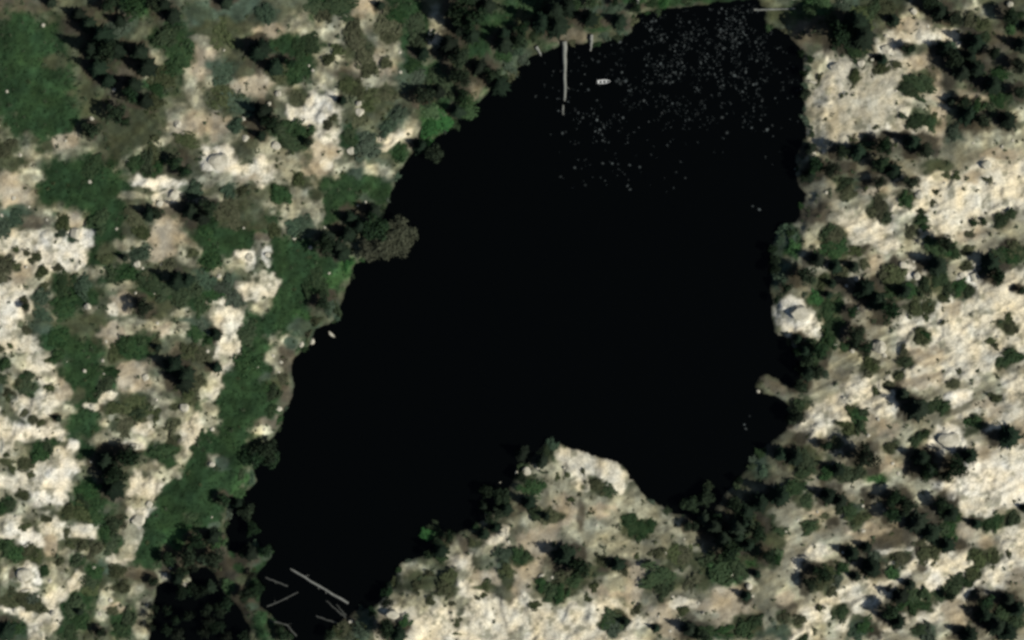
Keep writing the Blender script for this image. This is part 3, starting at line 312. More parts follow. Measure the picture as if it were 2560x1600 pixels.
def solid_material(name, c1, c2, scale, rough=.9, bump=.0, stretch=(1, 1, 1), spec=.15):
    m, t, p = mat(name); L = t.links.new
    tc = node(t, "ShaderNodeTexCoord"); mp = node(t, "ShaderNodeMapping"); mp.inputs["Scale"].default_value = stretch; L(tc.outputs["Object"], mp.inputs[0])
    n = node(t, "ShaderNodeTexNoise", Scale=scale, Detail=5, Roughness=.65); L(mp.outputs[0], n.inputs["Vector"])
    L(mixc(t, mapr(t, n.outputs[0], .35, .65), c1, c2), p.inputs["Base Color"]); p.inputs["Roughness"].default_value = rough; p.inputs["Specular IOR Level"].default_value = spec
    if bump:
        b = node(t, "ShaderNodeBump", Strength=bump, Distance=.1); L(n.outputs[0], b.inputs["Height"]); L(b.outputs[0], p.inputs["Normal"])
    return m
M_GROUND = ground_material()
M_NEEDLE = leaf_material("dark_needles", (.006, .011, .007), (.014, .025, .014), .35)
M_DARK = leaf_material("dark_leaves", (.007, .014, .008), (.019, .034, .016), .35)
M_SWAMP = leaf_material('swamp_leaves', (.006, .010, .006), (.014, .024, .013), .4)
M_GREEN = leaf_material("green_leaves", (.019, .038, .017), (.032, .053, .023), .32)
M_OLIVE = leaf_material("olive_leaves", (.038, .048, .023), (.064, .072, .037), .32)
M_GREY = leaf_material("grey_green_leaves", (.032, .052, .033), (.054, .078, .051), .28)
M_BRIGHT = leaf_material("bright_leaves", (.029, .066, .026), (.046, .094, .036), .22)
M_ASH = leaf_material("ash_grey_leaves", (.034, .038, .025), (.066, .070, .047), .2)
M_BARK = solid_material("bark", (.05, .04, .03), (.10, .085, .065), 3, .95, .5, (1, 1, .2))
M_DEAD = solid_material("weathered_wood", (.09, .095, .085), (.24, .245, .22), 2.2, .9, .5, (.25, 2, 2))
M_DEAD_MID = solid_material("sunken_wood", (.10, .105, .095), (.22, .225, .205), 2.6, .9, .6, (.25, 2, 2))
M_DEAD_DARK = solid_material("waterlogged_wood", (.035, .037, .033), (.095, .10, .09), 2.6, .9, .6, (.25, 2, 2))
M_STONE = solid_material("limestone", (.28, .265, .205), (.50, .475, .39), 1.6, .95, .8)
M_PAINT = solid_material("white_paint", (.72, .73, .72), (.82, .82, .80), 4, .4, 0, (1, 1, 1), .5)
M_WOOD = solid_material("grey_plank", (.30, .29, .26), (.42, .40, .36), 6, .8, .2, (.3, 2, 2))
M_PAD = leaf_material("lily_leaf", (.016, .020, .020), (.055, .064, .064), .8, .8)
def water_material():
    m, t, p = mat("water"); L = t.links.new
    p.inputs["Base Color"].default_value = (.0008, .0011, .0010, 1); p.inputs["Roughness"].default_value = .06; p.inputs["IOR"].default_value = 1.33
    p.inputs["Specular IOR Level"].default_value = .22
    g = node(t, "ShaderNodeNewGeometry"); n = node(t, "ShaderNodeTexNoise", Scale=.7, Detail=4, Roughness=.6); L(g.outputs["Position"], n.inputs["Vector"])
    b = node(t, "ShaderNodeBump", Strength=.06, Distance=.1); L(n.outputs[0], b.inputs["Height"]); L(b.outputs[0], p.inputs["Normal"]); return m
M_WATER = water_material()

idx = np.arange(NX * NY).reshape(NY, NX)
gf = np.stack([idx[:-1, :-1], idx[:-1, 1:], idx[1:, 1:], idx[1:, :-1]], -1).reshape(-1, 4)
gm = np_mesh("ground", np.stack([X, Y, H], -1).reshape(-1, 3), gf, True)
ca_ = gm.color_attributes.new("cover", 'FLOAT_COLOR', 'POINT')
ca_.data.foreach_set("color", np.concatenate([ALB, np.ones(X.shape + (1,))], -1).astype(np.float32).ravel())
fa = gm.attributes.new("rock", 'FLOAT', 'POINT'); fa.data.foreach_set("value", ROCK.astype(np.float32).ravel())
gm.materials.append(M_GROUND); g_ob = link("ground", gm); g_ob["kind"] = "structure"
# the lake: a subdivided sheet a little larger than its shore, hidden under the banks
lx = np.linspace(SP[:, 0].min() - 2, SH[:, 0].max() + 2, 40); ly = np.linspace(SH[:, 1].min() - 2, SH[:, 1].max() + 2, 50)
lX, lY = np.meshgrid(lx, ly); li = np.arange(lX.size).reshape(lX.shape)
wm = np_mesh("lake", np.stack([lX, lY, np.zeros_like(lX)], -1).reshape(-1, 3), np.stack([li[:-1, :-1], li[:-1, 1:], li[1:, 1:], li[1:, :-1]], -1).reshape(-1, 4), True)
wm.materials.append(M_WATER); w_ob = link("lake", wm); w_ob["kind"] = "structure"

# ---------------------------------------------------------------- plant and stone shapes
def quads_from(cen, nrm, size, aspect=1.0):
    """one leaf-sized face per centre"""
    n = len(cen); nrm = nrm / (np.linalg.norm(nrm, axis=1, keepdims=True) + 1e-9)
    r = rng.normal(size=(n, 3)); u = np.cross(nrm, r); u /= np.linalg.norm(u, axis=1, keepdims=True) + 1e-9; v = np.cross(nrm, u)
    s = size[:, None]; u = u * s; v = v * s * aspect
    co = np.stack([cen - u, cen - v * .8, cen + u, cen + v * .8], 1).reshape(-1, 3)
    return co, np.arange(n * 4).reshape(n, 4)
def crown_mesh(name, m, leaves, lobes, flat, leaf, spread=.62):
    """uneven crown of unit radius: leaf faces over a handful of lobes, with gaps between them"""
    cs, ns = [], []
    L = [(0, 0, .45, .55)]
    a0 = rng.uniform(0, 6.3)
    for k in range(lobes):
        a = a0 + k * 2.4 + rng.uniform(-.4, .4); d = spread * math.sqrt((k + .6) / lobes) * rng.uniform(.75, 1.2)
        L.append((d * math.cos(a), d * math.sin(a), rng.uniform(.2, .62), rng.uniform(.26, .44)))
    wts = np.array([q[3] ** 2 for q in L]); wts /= wts.sum()
    for q, k in zip(L, rng.multinomial(leaves, wts)):
        d = rng.normal(size=(k, 3)); d[:, 2] = np.abs(d[:, 2]) * 1.1 - .25; d /= np.linalg.norm(d, axis=1, keepdims=True)
        rr = q[3] * rng.uniform(.55, 1.08, (k, 1))
        cs.append(np.array((q[0], q[1], q[2])) + d * rr); ns.append(d + rng.normal(size=(k, 3)) * .55 + np.array((0, 0, .3)))
    c = np.concatenate(cs); c[:, 2] = np.maximum(c[:, 2], .02) * flat
    co, f = quads_from(c, np.concatenate(ns), rng.uniform(.6, 1.3, len(c)) * leaf, .75)
    co[:, 2] = np.maximum(co[:, 2], .0)
    me = np_mesh(name, co, f); me.materials.append(m); return me
def conifer_mesh(name):
    """whorls of drooping fronds round a tall axis: unit height, radius about .3"""
    co, fc = [], []; tiers = 15
    for k in range(tiers):
        t = k / (tiers - 1.0); z = .10 + .86 * t; nb = int(9 - 4 * t); off = rng.uniform(0, 6.3)
        for b in range(nb):
            a = off + 6.283 * b / nb + rng.uniform(-.3, .3); ln = .31 * (1.04 - t) ** .85 * rng.uniform(.62, 1.15) + .015
            dr = rng.uniform(.12, .35) * ln; d = np.array((math.cos(a), math.sin(a), 0)); s = np.array((-d[1], d[0], 0)); zz = np.array((0, 0, 1.0))
            o0 = d * .01 + zz * z
            for q in range(3):
                sw = (q - 1) * .5; l2 = ln * (1 if q == 1 else .72)
                e = d * math.cos(sw) + s * math.sin(sw); w = s * math.cos(sw) - d * math.sin(sw)
                mid = o0 + e * l2 * .55 - zz * dr * .4 + zz * rng.uniform(-.01, .012); tip = o0 + e * l2 - zz * dr
                i = len(co) ; wd = l2 * .17
                co += [o0, mid - w * wd - zz * .012, tip, mid + w * wd - zz * .012]; fc.append((i, i + 1, i + 2, i + 3))
    me = np_mesh(name, np.array(co), np.array(fc)); me.materials.append(M_NEEDLE); return me
def tube(path, radii, sides=7):
    path = np.array(path, float); co, fc = [], []
    for i, p in enumerate(path):
        t = path[min(i + 1, len(path) - 1)] - path[max(i - 1, 0)]; t /= np.linalg.norm(t) + 1e-9
        h = np.array((0, 0, 1.0)) if abs(t[2]) < .8 else np.array((1.0, 0, 0)); u = np.cross(t, h); u /= np.linalg.norm(u); v = np.cross(t, u)
        for k in range(sides):
            a = 6.28318 * k / sides; co.append(p + (u * math.cos(a) + v * math.sin(a)) * radii[i])
    for i in range(len(path) - 1):
        for k in range(sides):
            k2 = (k + 1) % sides; fc.append((i * sides + k, i * sides + k2, (i + 1) * sides + k2, (i + 1) * sides + k))
    return co, fc
def join_tubes(name, tubes, m):
    co, fc = [], []
    for c, f in tubes:
        o = len(co); co += list(c); fc += [tuple(i + o for i in q) for q in f]
    me = np_mesh(name, np.array(co), np.array(fc), True); me.materials.append(m); return me
def trunk_mesh(top, r0, limbs):
    tb = [tube([(0, 0, -.08), (.01, 0, .3 * top), (-.01, .01, .7 * top), (0, 0, top)], [r0 * 1.25, r0 * .85, r0 * .5, r0 * .12])]
    for k in range(limbs):
        a = k * 2.4 + rng.uniform(-.3, .3); z = top * rng.uniform(.35, .7); ln = rng.uniform(.25, .5)
        tb.append(tube([(0, 0, z), (math.cos(a) * ln * .5, math.sin(a) * ln * .5, z + .12), (math.cos(a) * ln, math.sin(a) * ln, z + .28)], [r0 * .45, r0 * .3, r0 * .08], 5))
    return join_tubes("trunk", tb, M_BARK)
def stone_mesh(seed, sub=3):
    import bmesh
    bm = bmesh.new(); bmesh.ops.create_icosphere(bm, subdivisions=sub, radius=1.0)
    r = np.random.default_rng(seed)
    cuts = [(Vector(r.normal(size=3)).normalized(), r.uniform(.48, .8)) for _ in range(12)]
    for v in bm.verts:
        p = v.co.copy()
        for n, d in cuts:
            e = p.dot(n) - d
            if e > 0: p -= n * e * .92
        p *= 1 + .05 * math.sin(7 * p.x + seed) * math.cos(6 * p.y - seed) + .03 * math.sin(15 * p.z + 9 * p.x)
        v.co = p
    me = bpy.data.meshes.new("boulder"); bm.to_mesh(me); bm.free(); me.materials.append(M_STONE); return me
CONIFER = [conifer_mesh("conifer_crown") for _ in range(7)]
DARKCROWN = [crown_mesh("dark_crown", M_DARK, 900, 10, .9, .095) for _ in range(5)]
SWAMPCROWN = [crown_mesh('swamp_crown', M_SWAMP, 520, 9, .8, .085) for _ in range(3)]
LEAFCROWN = [crown_mesh("leafy_crown", M_GREEN, 620, 10, .8, .085) for _ in range(3)]
ASHCROWN = [crown_mesh("ash_crown", M_ASH, 1500, 14, .6, .07) for _ in range(3)]
BUSH = {'s': [crown_mesh("shrub_leaves", M_GREEN, 460, 8, .62, .125, .74) for _ in range(7)],
        'o': [crown_mesh("bush_leaves", M_OLIVE, 440, 8, .45, .125, .76) for _ in range(7)],
        'e': [crown_mesh("grey_leaves", M_GREY, 420, 7, .5, .125, .74) for _ in range(5)],
        'q': [crown_mesh("bright_leaves", M_BRIGHT, 430, 8, .55, .125, .72) for _ in range(4)]}
TRUNK_TALL = trunk_mesh(.98, .022, 0); TRUNK_BROAD = [trunk_mesh(.62, .07, 6) for _ in range(2)]
STONE = [stone_mesh(s) for s in range(8)]

# ---------------------------------------------------------------- planting
THINGS = []   # (object, kind phrase, category, group, photo x, photo y, size in m)
SHIFT = (math.sin(SUN_AZ), -math.cos(SUN_AZ))        # towards the sun, in photo axes
def tree(name, crown, trunk, px, py, rad, h, word, group, unit_r):
    z = hgt(wx(px), wy(py))
    if z < -1.3: return
    root = link(name, None); root.empty_display_size = .5
    root.location = (wx(px), wy(py), z); root.rotation_euler = (0, 0, rng.uniform(0, 6.28))
    t = link("trunk", trunk, root); c = link("crown", crown, root)
    if unit_r == 'tall':
        t.scale = (h, h, h); c.scale = (rad / .3, rad / .3, h)
    else:
        t.scale = (rad, rad, h * .62 / .62 * .62); c.scale = (rad, rad * rng.uniform(.85, 1.1), h * .62); c.location = (0, 0, h * .36)
    THINGS.append((root, word, "tree", group, px, py, rad))
def conifer(px, py, rad, h): tree("conifer", CONIFER[rng.integers(7)], TRUNK_TALL, px, py, rad, h, "dark conifer", "dark conifers around the lake", 'tall')
def broad(px, py, rad, h, kind='d'):
    lib, nm, wd, gp = {'w': (SWAMPCROWN, "swamp_tree", "dark swamp tree", "dark swamp trees in the flooded corner"), 'd': (DARKCROWN, "broadleaf_tree", "round dark tree", "dark round trees around the lake"), 't': (LEAFCROWN, "leafy_tree", "green leafy tree", "green leafy trees"),
                       'g': (ASHCROWN, "ash_grey_tree", "ash grey tree", "ash grey trees on the west shore")}[kind]
    tree(nm, lib[rng.integers(len(lib))], TRUNK_BROAD[rng.integers(2)], px, py, rad, h, wd, gp, 'broad')
def bush(kind, px, py, r):
    z = hgt(wx(px), wy(py))
    if z < -.6 or (kind == 's' and 1720 < px < 1960 and 1230 < py < 1400 and rng.random() < .5): return
    nm, wd, gp = {'s': ("green_shrub", "green shrub", "green shrubs on the slopes"), 'o': ("olive_bush", "olive bush", "olive bushes on the slopes"),
                  'e': ("grey_green_bush", "grey-green bush", "grey-green bushes"), 'q': ("bright_shrub", "bright green shrub", "bright green shrubs by the lake")}[kind]
    o = link(nm, BUSH[kind][rng.integers(len(BUSH[kind]))]); R = r * PX * 1.22
    o.location = (wx(px), wy(py), z - .12); o.rotation_euler = (0, 0, rng.uniform(0, 6.28))
    o.scale = (R * rng.uniform(1.0, 1.45), R * rng.uniform(.62, 1.0), min(R, 2.4) * rng.uniform(.45, .8))
    THINGS.append((o, wd, "bush" if kind in 'oe' else "shrub", gp, px, py, R))
def boulder(px, py, r1, r2, tn):
    z = hgt(wx(px), wy(py)); a, b = r1 * PX, r2 * PX
    if r1 < 9.5: a, b = a * .8, b * .8
    o = link("boulder", STONE[rng.integers(8)]); hz = min(.55 * math.sqrt(a * b), 1.3) * rng.uniform(.8, 1.05)
    o.location = (wx(px), wy(py), max(z, -.35) + hz * .22); o.rotation_euler = (0, 0, -math.radians(tn) if abs(r1 - r2) > .1 else rng.uniform(0, 6.28))
    o.scale = (a * .92, b * .92, hz)
    THINGS.append((o, "cream boulder" if z > 0 else "half-sunk cream boulder", "boulder", "pale boulders", px, py, math.sqrt(a * b)))
for code, x, y, r1, r2, tn in PLANTS:
    if code == 'c':
        if x > 1950 and y > 420 and r1 * r2 < 420 and rng.random() < .45: continue
        A = r1 * r2; n = 1 if A < 900 else 2 if A < 1700 else 3 if A < 2800 else 4
        for k in range(n):
            if n == 1: ox = oy = 0.0
            else:
                a = 6.283 * (k + rng.uniform(-.15, .15)) / n + .7; ox, oy = .55 * r1 * math.cos(a), .55 * r2 * math.sin(a)
            r = (1.24 if A > 1700 else 1.04) * math.sqrt(A / n) * rng.uniform(.88, 1.12); rm = r * PX
            px, py = x + ox + .45 * r * SHIFT[0], y + oy + .45 * r * SHIFT[1]
            if rng.random() < .55: conifer(px, py, rm * 1.0, max(2.5 * rm, 3.6) * (1.35 if A > 1700 else 1) * rng.uniform(.95, 1.15))
            else: broad(px, py, rm * 1.1, max(2.2 * rm, 3.2) * (1.35 if A > 1700 else 1) * rng.uniform(.9, 1.1))
    elif code in 'dtg': broad(x, y, r1 * PX, min(max(1.5 * r1 * PX, 4), 9), code)
    elif code == 'b': boulder(x, y, r1, r2, tn)
    else:
        if any(math.hypot(x - q[1], y - q[2]) < 1.1 * q[3] for q in BANDS if q[0] == 'R') and x < 700: continue
        on_meadow = any(math.hypot(x - q[1], y - q[2]) < 1.1 * q[3] for q in BANDS if q[0] == 'G')
        if on_meadow and x < 1000 and rng.random() < .9: continue
        if x > 1900 and y > 60 and r1 < 13 and rng.random() < .55: continue
        if 1180 < x < 1750 and y > 1140 and r1 < 16 and rng.random() < .4: continue
        bush(code, x, y, r1 * (.92 if x > 1900 else 1.08))
# crowns and bushes crowding the waterline
NSH = len(SHORE)
for i in range(NSH):
    (ax, ay), (bx, by) = [(p[0] * KS, p[1] * KS) for p in (SHORE[i], SHORE[(i + 1) % NSH])]
    if max(ay, by) > 1600 or max(ay, by) < 20: continue
    n = max(1, int(math.hypot(bx - ax, by - ay) / 26)); nx, ny = (by - ay), -(bx - ax); ln = math.hypot(nx, ny); nx /= ln; ny /= ln
    if shore_distance(np.array([wx((ax + bx) / 2 + nx * 12)]), np.array([wy((ay + by) / 2 + ny * 12)]))[0] < 0: nx, ny = -nx, -ny
    for k in range(n):
        if rng.random() < .3 or (1880 < ax < 1990 and 925 < ay < 1010): continue
        t = (k + rng.uniform(.2, .8)) / n; off = rng.uniform(-3, 16); px, py = ax + (bx - ax) * t + nx * off, ay + (by - ay) * t + ny * off
        shady = px > 1700 or (py > 1080 and px > 950 and px < 1380) or (py > 1330)
        if 1380 < px < 1600 and py > 1080 and rng.random() < .75: continue
        if shady and rng.random() < .62: broad(px, py, rng.uniform(1.4, 2.7), rng.uniform(3, 5.5))
        elif rng.random() < .75: bush(rng.choice(['s', 'e', 'o', 's']), px, py, rng.uniform(6, 15))
# the flooded wood in the south-west corner
for k in range(46):
    px, py = rng.uniform(372, 640), rng.uniform(1405, 1600)
    if shore_distance(np.array([wx(px)]), np.array([wy(py)]))[0] < 1: broad(px, py, rng.uniform(1.7, 3.0), rng.uniform(3.5, 6.5), 'w')

# ---------------------------------------------------------------- dead logs, boat, lily pads
def log(pts, w0, w1, label, stubs=2, m=None):
    tip = 0 if m else 8
    if m: w0, w1 = w0 * .62, w1 * .62
    m = m or M_DEAD
    P = [np.array((wx(x), wy(y))) for x, y in pts]; n = 9; L = sum(np.linalg.norm(P[i + 1] - P[i]) for i in range(len(P) - 1))
    path = []
    for i in range(n):
        t = i / (n - 1) * (len(P) - 1); k = min(int(t), len(P) - 2); q = P[k] * (1 - t + k) + P[k + 1] * (t - k)
        side = np.array((-(P[-1] - P[0])[1], (P[-1] - P[0])[0])) / (L + 1e-6); q = q + side * .12 * math.sin(3.1 * i / n + len(label))
        z = max(hgt(q[0], q[1]), -.05) + .5 * (w0 + (w1 - w0) * i / (n - 1)) * PX; dip = max(0.0, 1 - abs(i - tip) / 3.0) ** 2; wob = .1 * math.sin(2.3 * i + len(label)); path.append((q[0] + wob, q[1] + .6 * wob, z - dip * (w0 + w1) * .42 * PX))
    rad = [.5 * (w0 + (w1 - w0) * i / (n - 1)) * PX * rng.uniform(.82, 1.15) * (1 - .3 * (i if tip else 8 - i) / 8) for i in range(n)]
    path = [path[0]] + path + [path[-1]]; rad = [.02] + rad + [.02]
    o = link("fallen_log", join_tubes("fallen_log", [tube(path, rad, 9)], m))
    for s in range(stubs):
        i = 2 + int(rng.integers(n - 3)); b = np.array(path[i]); d = np.array(path[i + 1]) - b; d /= np.linalg.norm(d) + 1e-6
        u = np.array((-d[1], d[0], .35)) * (1 if s % 2 else -1) + d * .6; ln = rng.uniform(.7, 1.6)
        link("branch_stub", join_tubes("branch_stub", [tube([b, b + u * ln * .5, b + u * ln], [rad[i] * .45, rad[i] * .3, rad[i] * .12], 6)], m), o)
    o["label"] = label; o["category"] = "log"; o["group"] = "dead logs lying in the lake"
T = lambda c, r, q: [(640 * c + a / 3.78, 400 * r + b / 3.78) for a, b in q]
log(T(2, 0, [(497, 385), (496, 650), (497, 980)]), 12, 8.5, "longest grey log, reaching straight south from the north bank into the lake", 3)
log(T(2, 0, [(487, 990), (484, 1090)]), 5, 3, "short dark log end just off the tip of the longest log", 1)
log(T(2, 0, [(748, 325), (744, 480)]), 9, 7, "short pale log on the north bank, east of the longest log", 1)
log(T(2, 0, [(225, 440), (278, 525)]), 8, 5, "short dull log on the north bank, west of the longest log", 1)
log(T(2, 0, [(1183, -10), (1190, 75)]), 8, 6, "small log poking from the turf at the very top of the lake", 1)
log(T(2, 0, [(2290, 90), (2500, 82), (2720, 74)]), 5.5, 4, "thin pale log lying level across the north-east corner bank", 2)
log(T(1, 3, [(315, 835), (590, 1000), (870, 1170)]), 10, 9, "longest pale log in the south-west inlet, lying aslant", 3, M_DEAD_MID)
log(T(1, 3, [(85, 930), (180, 965), (295, 1005)]), 9.5, 5, "stubby pale log west of the longest inlet log", 1, M_DEAD_DARK)
log(T(1, 3, [(660, 1138), (750, 1225), (845, 1310)]), 6, 5, "thin log south of the longest inlet log, parallel to it", 1, M_DEAD_DARK)
log(T(1, 3, [(755, 1175), (850, 1285)]), 5, 4, "thinnest short log beside the fork of logs in the south-west inlet", 0, M_DEAD_DARK)
log(T(1, 3, [(560, 1290), (670, 1325), (800, 1360)]), 7, 5, "low level log at the southern end of the inlet, by the bank", 1, M_DEAD_DARK)
log(T(1, 3, [(100, 1195), (240, 1140), (400, 1065)]), 8, 4, "crooked grey log in mid inlet, rising to the north-east", 3, M_DEAD_DARK)
log(T(1, 3, [(120, 1330), (290, 1370), (380, 1480)]), 8, 6, "bent grey log near the bottom edge of the inlet", 2, M_DEAD_DARK)

def boat(px, py, turn, L, B):
    root = link("rowing_boat", None); root.location = (wx(px), wy(py), 0); root.rotation_euler = (0, 0, turn)
    st = np.linspace(-1, 1, 13); ring = 9; co, fc = [], []
    hw = lambda s: B * .5 * max(.03, (1 - max(s, 0) ** 2.3) if s > 0 else (1 - .28 * s * s))
    for layer, (ins, dz) in enumerate(((0, 0), (.06, .05))):
        for s in st:
            w = max(hw(s) - ins, .015); sh = .24 + .12 * s * s
            for k in range(ring):
                a = math.pi * k / (ring - 1); co.append((s * (L * .5 - ins), -w * math.cos(a), sh - (sh + .13 - dz) * math.sin(a) ** .6))
    n1 = len(st) * ring
    for off, rev in ((0, False), (n1, True)):
        for i in range(len(st) - 1):
            for k in range(ring - 1):
                q = (off + i * ring + k, off + (i + 1) * ring + k, off + (i + 1) * ring + k + 1, off + i * ring + k + 1); fc.append(q[::-1] if rev else q)
    for i in (0,):
        for k in range(ring - 1): fc.append((k, k + 1, n1 + k + 1, n1 + k))
    for i in range(len(st) - 1):
        for k in (0, ring - 1): fc.append((i * ring + k, (i + 1) * ring + k, n1 + (i + 1) * ring + k, n1 + i * ring + k))
    hm = np_mesh("hull", np.array(co), np.array(fc), True); hm.materials.append(M_PAINT); link("hull", hm, root)
    for sgn in (-1, 1):
        p = [(s * L * .5, sgn * hw(s), .262 + .12 * s * s) for s in st]; link("gunwale", join_tubes("gunwale", [tube(p, [.035] * len(p), 6)], M_PAINT), root)
    for s in (-.78, -.2, .36):
        w = hw(s) * .92; x = s * L * .5; v = [(x + dx, sg * w, z) for z in (.15, .185) for dx, sg in ((-.16, -1), (.16, -1), (.16, 1), (-.16, 1))]
        me = np_mesh("seat", np.array(v), np.array([(0, 3, 2, 1), (4, 5, 6, 7), (0, 1, 5, 4), (1, 2, 6, 5), (2, 3, 7, 6), (3, 0, 4, 7)])); me.materials.append(M_PAINT); link("seat", me, root)
    root["label"] = "small white rowing boat floating alone east of the longest log"; root["category"] = "boat"
boat(640 * 2 + 868 / 3.78, 768 / 3.78, math.radians(4), 4.2, 1.15)

a = np.linspace(.25, 6.03, 13); pad_co = [(0, 0, 0.0)] + [(math.cos(q), math.sin(q), .012 * math.sin(3 * q)) for q in a]
PADS = []
for k in range(3):
    c2 = np.array(pad_co); c2[1:, :2] *= rng.uniform(.82, 1.08, (13, 1))
    me = np_mesh("lily_pad", c2, np.array([(0, i, i + 1) for i in range(1, 13)])); me.materials.append(M_PAD); PADS.append(me)
def pad_density(px, py):
    e = math.exp(-((px - 1800) / 190) ** 2 - ((py - 110) / 120) ** 2) + .75 * math.exp(-((px - 1640) / 170) ** 2 - ((py - 230) / 150) ** 2) + .45 * math.exp(-((px - 1560) / 150) ** 2 - ((py - 360) / 90) ** 2)
    e += .4 * math.exp(-((px - 1900) / 70) ** 2 - ((py - 260) / 120) ** 2) + .12 * math.exp(-((px - 1430) / 120) ** 2 - ((py - 300) / 90) ** 2)
    return e
clus = fbm
pads = []
while len(pads) < 1350:
    px, py = rng.uniform(1360, 2005), rng.uniform(8, 500)
    d = pad_density(px, py) * min(1.4, 1.25 * math.exp(-max(py - 90, 0) / 170)) * max(0.0, .55 + 2.0 * float(vnoise(np.array(px / 20.0), np.array(py / 20.0), 303)) + .8 * float(vnoise(np.array(px / 7.0), np.array(py / 7.0), 304)))
    if rng.random() < d and shore_distance(np.array([wx(px)]), np.array([wy(py)]))[0] < -1.5: pads.append((px, py, min(.085 * math.exp(abs(rng.normal()) * .75), .5)))
for tc, tr, q in ((2, 0, [(225, 905), (515, 855), (1040, 680), (1050, 1110), (870, 1200), (600, 1040), (510, 1245), (480, 1255), (1250, 945), (2270, 1205), (2215, 1070), (1630, 620), (1700, 370), (1930, 445), (1680, 205)]),
                  (2, 1, [(595, 70), (460, 155), (1120, 275), (1095, 240), (860, 30), (950, 30), (1210, 65), (2280, 435), (2340, 465)]), (2, 2, [(2250, 910), (2200, 990), (2215, 1030)])):
    for x, y in T(tc, tr, q): pads.append((x, y, .4))
pads.sort(key=lambda q: -q[2])
for i, (px, py, r) in enumerate(pads[:290]):
    o = link("lily_pad", PADS[i % 3]); o.location = (wx(px), wy(py), .03 + .0004 * (i % 29)); o.scale = (r * rng.uniform(.8, 1.5), r * rng.uniform(.55, 1.0), r); o.rotation_euler = (0, 0, rng.uniform(0, 6.28))
    o["label"] = "pale lily pad afloat on the black water among many alike"; o["category"] = "lily pad"; o["group"] = "pale lily pads floating on the lake"
co, fc = [], []
for i, (px, py, r) in enumerate(pads[290:]):
    b = len(co); th = rng.uniform(0, 6.28)
    for x, y, z in pad_co: co.append((wx(px) + r * (x * math.cos(th) - y * math.sin(th)), wy(py) + r * (x * math.sin(th) + y * math.cos(th)), .018 + .0003 * (i % 17) + z * r))
    fc += [(b, b + k, b + k + 1) for k in range(1, 13)]
me = np_mesh("small_lily_pads", np.array(co), np.array(fc)); me.materials.append(M_PAD); o = link("small_lily_pads", me); o["kind"] = "stuff"; o["label"] = "scatter of the smallest pale lily pads on the lake"

# ---------------------------------------------------------------- what nobody could count: scrub, stones, grass
def scatter(n, prob):
    x = rng.uniform(-182, 182, n); y = rng.uniform(-122, 122, n); z, j, i = hgts(x, y)
    keep = (SD[j, i] > .5) & (rng.random(n) < prob(j, i)); return x[keep], y[keep], z[keep], j[keep], i[keep]
def tuft_stuff(name, label, m, n, prob, r0, r1, leaves, flat, leaf):
    x, y, z, j, i = scatter(n, prob); k = len(x); r = rng.uniform(r0, r1, k) ** 1.0
    d = rng.normal(size=(k, leaves, 3)); d[..., 2] = np.abs(d[..., 2]); d /= np.linalg.norm(d, axis=2, keepdims=True)
    c = d * rng.uniform(.35, 1, (k, leaves, 1)) * r[:, None, None]; c[..., 2] *= flat
    c += np.stack([x, y, z], -1)[:, None, :]
    co, f = quads_from(c.reshape(-1, 3), (d + rng.normal(size=d.shape) * .5 + np.array((0, 0, .5))).reshape(-1, 3), (np.repeat(r, leaves) * leaf * rng.uniform(.7, 1.3, k * leaves)), .7)
    me = np_mesh(name, co, f); me.materials.append(m); o = link(name, me); o["kind"] = "stuff"; o["label"] = label
dens = fbm(X / 7.0, Y / 7.0, 401, 3)
tuft_stuff("low_scrub", "low olive scrub dotted over the pale slopes", M_OLIVE, 17000, lambda j, i: np.clip(.16 + .5 * dens[j, i], 0, .6) * (1 - .85 * sstep(.6, 1, ROCK[j, i])) * (1 - GRASS[j, i] * .6), .3, 1.0, 10, .6, .42)
tuft_stuff("low_green_scrub", "low green scrub dotted between bushes", M_GREEN, 22000, lambda j, i: np.clip(.12 - .45 * dens[j, i], 0, .5) * (1 - .85 * sstep(.6, 1, ROCK[j, i])), .3, 1.1, 10, .6, .42)
tuft_stuff("grass", "dark lush grass on the meadows and lake banks", leaf_material("grass_blades", (.015, .033, .014), (.028, .050, .022), .0, .35), 90000, lambda j, i: sstep(.55, .95, GRASS[j, i]) * .9, .25, .55, 5, .7, .5)
x, y, z, j, i = scatter(7000, lambda j, i: (.05 + .3 * sstep(.3, .7, ROCK[j, i])) * np.clip(.5 + 1.5 * vnoise(X / 3.1, Y / 3.1, 411)[j, i], 0, 1) * (1 - GRASS[j, i] * .8))
k = len(x); r = .12 + .5 * rng.random(k) ** 2.6
oc = np.array([(1, 0, 0), (0, 1, 0), (-1, 0, 0), (0, -1, 0), (.6, .6, .55), (-.6, .5, .6), (-.5, -.6, .5), (.55, -.55, .6)])
of = np.array([(0, 1, 4, 4), (1, 2, 5, 5), (2, 3, 6, 6), (3, 0, 7, 7), (1, 5, 4, 4), (2, 6, 5, 5), (3, 7, 6, 6), (0, 4, 7, 7), (4, 5, 6, 7)])
cc = oc[None] * rng.uniform(.7, 1.3, (k, 8, 1)) * r[:, None, None] * np.array((1, 1, .8)); th = rng.uniform(0, 6.28, k)[:, None]
cc = np.stack([cc[..., 0] * np.cos(th) - cc[..., 1] * np.sin(th), cc[..., 0] * np.sin(th) + cc[..., 1] * np.cos(th), cc[..., 2] - .03], -1) + np.stack([x, y, z], -1)[:, None]
tri = np.array([(0, 1, 4), (1, 2, 5), (2, 3, 6), (3, 0, 7), (1, 5, 4), (2, 6, 5), (3, 7, 6), (0, 4, 7), (4, 5, 6), (4, 6, 7)])
me = np_mesh("gravel", cc.reshape(-1, 3), (tri[None] + 8 * np.arange(k)[:, None, None]).reshape(-1, 3)); me.materials.append(M_STONE)
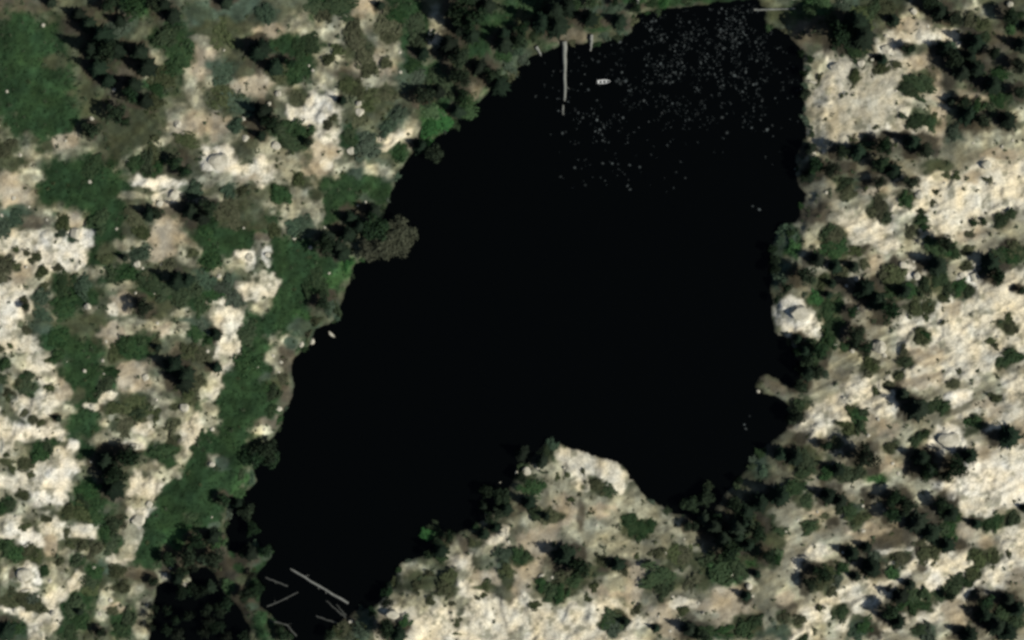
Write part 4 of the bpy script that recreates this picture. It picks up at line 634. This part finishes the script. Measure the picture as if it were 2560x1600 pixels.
o = link("gravel", me); o["kind"] = "stuff"; o["label"] = "loose pale stones strewn over the rocky slopes"

# ---------------------------------------------------------------- labels that single each thing out
MARKS = [("the square pale outcrop", 2060, 240), ("the longest north log", 1333, 180), ("the brown sand spit", 1825, 910), ("the round white shore rock", 1885, 760),
 ("the cream shoreline boulders", 740, 805), ("the ash grey trees", 900, 570), ("the round shore trees", 620, 1080), ("the fallen inlet logs", 770, 1390), ("the southern pale headland", 1370, 1110),
 ("the south-east cove", 1600, 1150), ("the smooth white slab", 2340, 1120), ("the white corner slab", 65, 1370), ("the bare tan clearing", 400, 590), ("the bright square boulder", 520, 385),
 ("the white upper outcrop", 755, 260), ("the striped cream ledge", 2300, 480), ("the lobed white rock", 185, 600), ("the dark upper meadow", 100, 180), ("the brown south-east hollow", 2180, 1270),
 ("the big black stand", 1975, 75), ("the small green spit", 1020, 1260), ("the white gravel strip", 320, 1200), ("the cracked white rocks", 100, 980), ("the domed cream rock", 165, 1150),
 ("the bristly dark stand", 430, 890), ("the round cream rock", 2230, 1035), ("the rippled cream slope", 2300, 800), ("the pale inlet slab", 1010, 1390), ("the cream southern flat", 1400, 1470),
 ("the dark reedy thicket", 1740, 1310), ("the bright western bank", 780, 640), ("the pale gravel path", 760, 420), ("the tan upper terrace", 500, 150), ("the narrow grass lane", 190, 850),
 ("the black north thicket", 260, 120), ("the lower white ledges", 2120, 1440), ("the lower pale bank", 110, 1490), ("the rocky north-east gully", 2300, 200), ("the wooded inlet tongue", 600, 1370), ("the flooded corner", 470, 1440)]
DIR = ["east", "south-east", "south", "south-west", "west", "north-west", "north", "north-east"]
ORD = ["", "nearest", "second nearest", "third nearest", "fourth nearest", "fifth nearest", "sixth nearest", "seventh nearest", "eighth nearest", "ninth nearest", "tenth nearest"] + [w + " nearest" for w in ("eleventh", "twelfth", "thirteenth", "fourteenth", "fifteenth", "sixteenth", "seventeenth", "eighteenth")]
NUM = ["", "one", "two", "three", "four", "five", "six", "seven", "eight", "nine", "ten", "eleven", "twelve", "thirteen", "fourteen", "fifteen", "sixteen", "seventeen", "eighteen", "nineteen"]
sizes = {}
for o, wd, cat, gp, px, py, r in THINGS: sizes.setdefault(wd, []).append(r)
cut = {w: (np.quantile(v, .25), np.quantile(v, .75)) for w, v in sizes.items()}
buckets = {}
for o, wd, cat, gp, px, py, r in THINGS:
    d, nm, mx_, my_ = min((math.hypot(px - x * KS, py - y * KS), n, x * KS, y * KS) for n, x, y in MARKS)
    k = int(round(math.degrees(math.atan2(py - my_, px - mx_)) / 45.0)) % 8
    where = "at" if d < 18 else ("just " if d < 70 else "" if d < 125 else "well ") + DIR[k] + " of"
    lo, hi = cut[wd]; sz = "small " if r < lo else "large " if r > hi else ""
    buckets.setdefault(sz + wd + " " + where + " " + nm, []).append((d, o, cat, gp))
for text, rows in buckets.items():
    rows.sort(key=lambda q: q[0])
    for i, (d, o, cat, gp) in enumerate(rows):
        o["label"] = text if len(rows) == 1 else text if len(rows) > 18 else text + ", " + (ORD[i + 1] if i < len(rows) - 1 or len(rows) < 3 else "farthest") + ("" if len(text.split()) > 12 else " of " + NUM[len(rows)])
        o["category"] = cat; o["group"] = gp
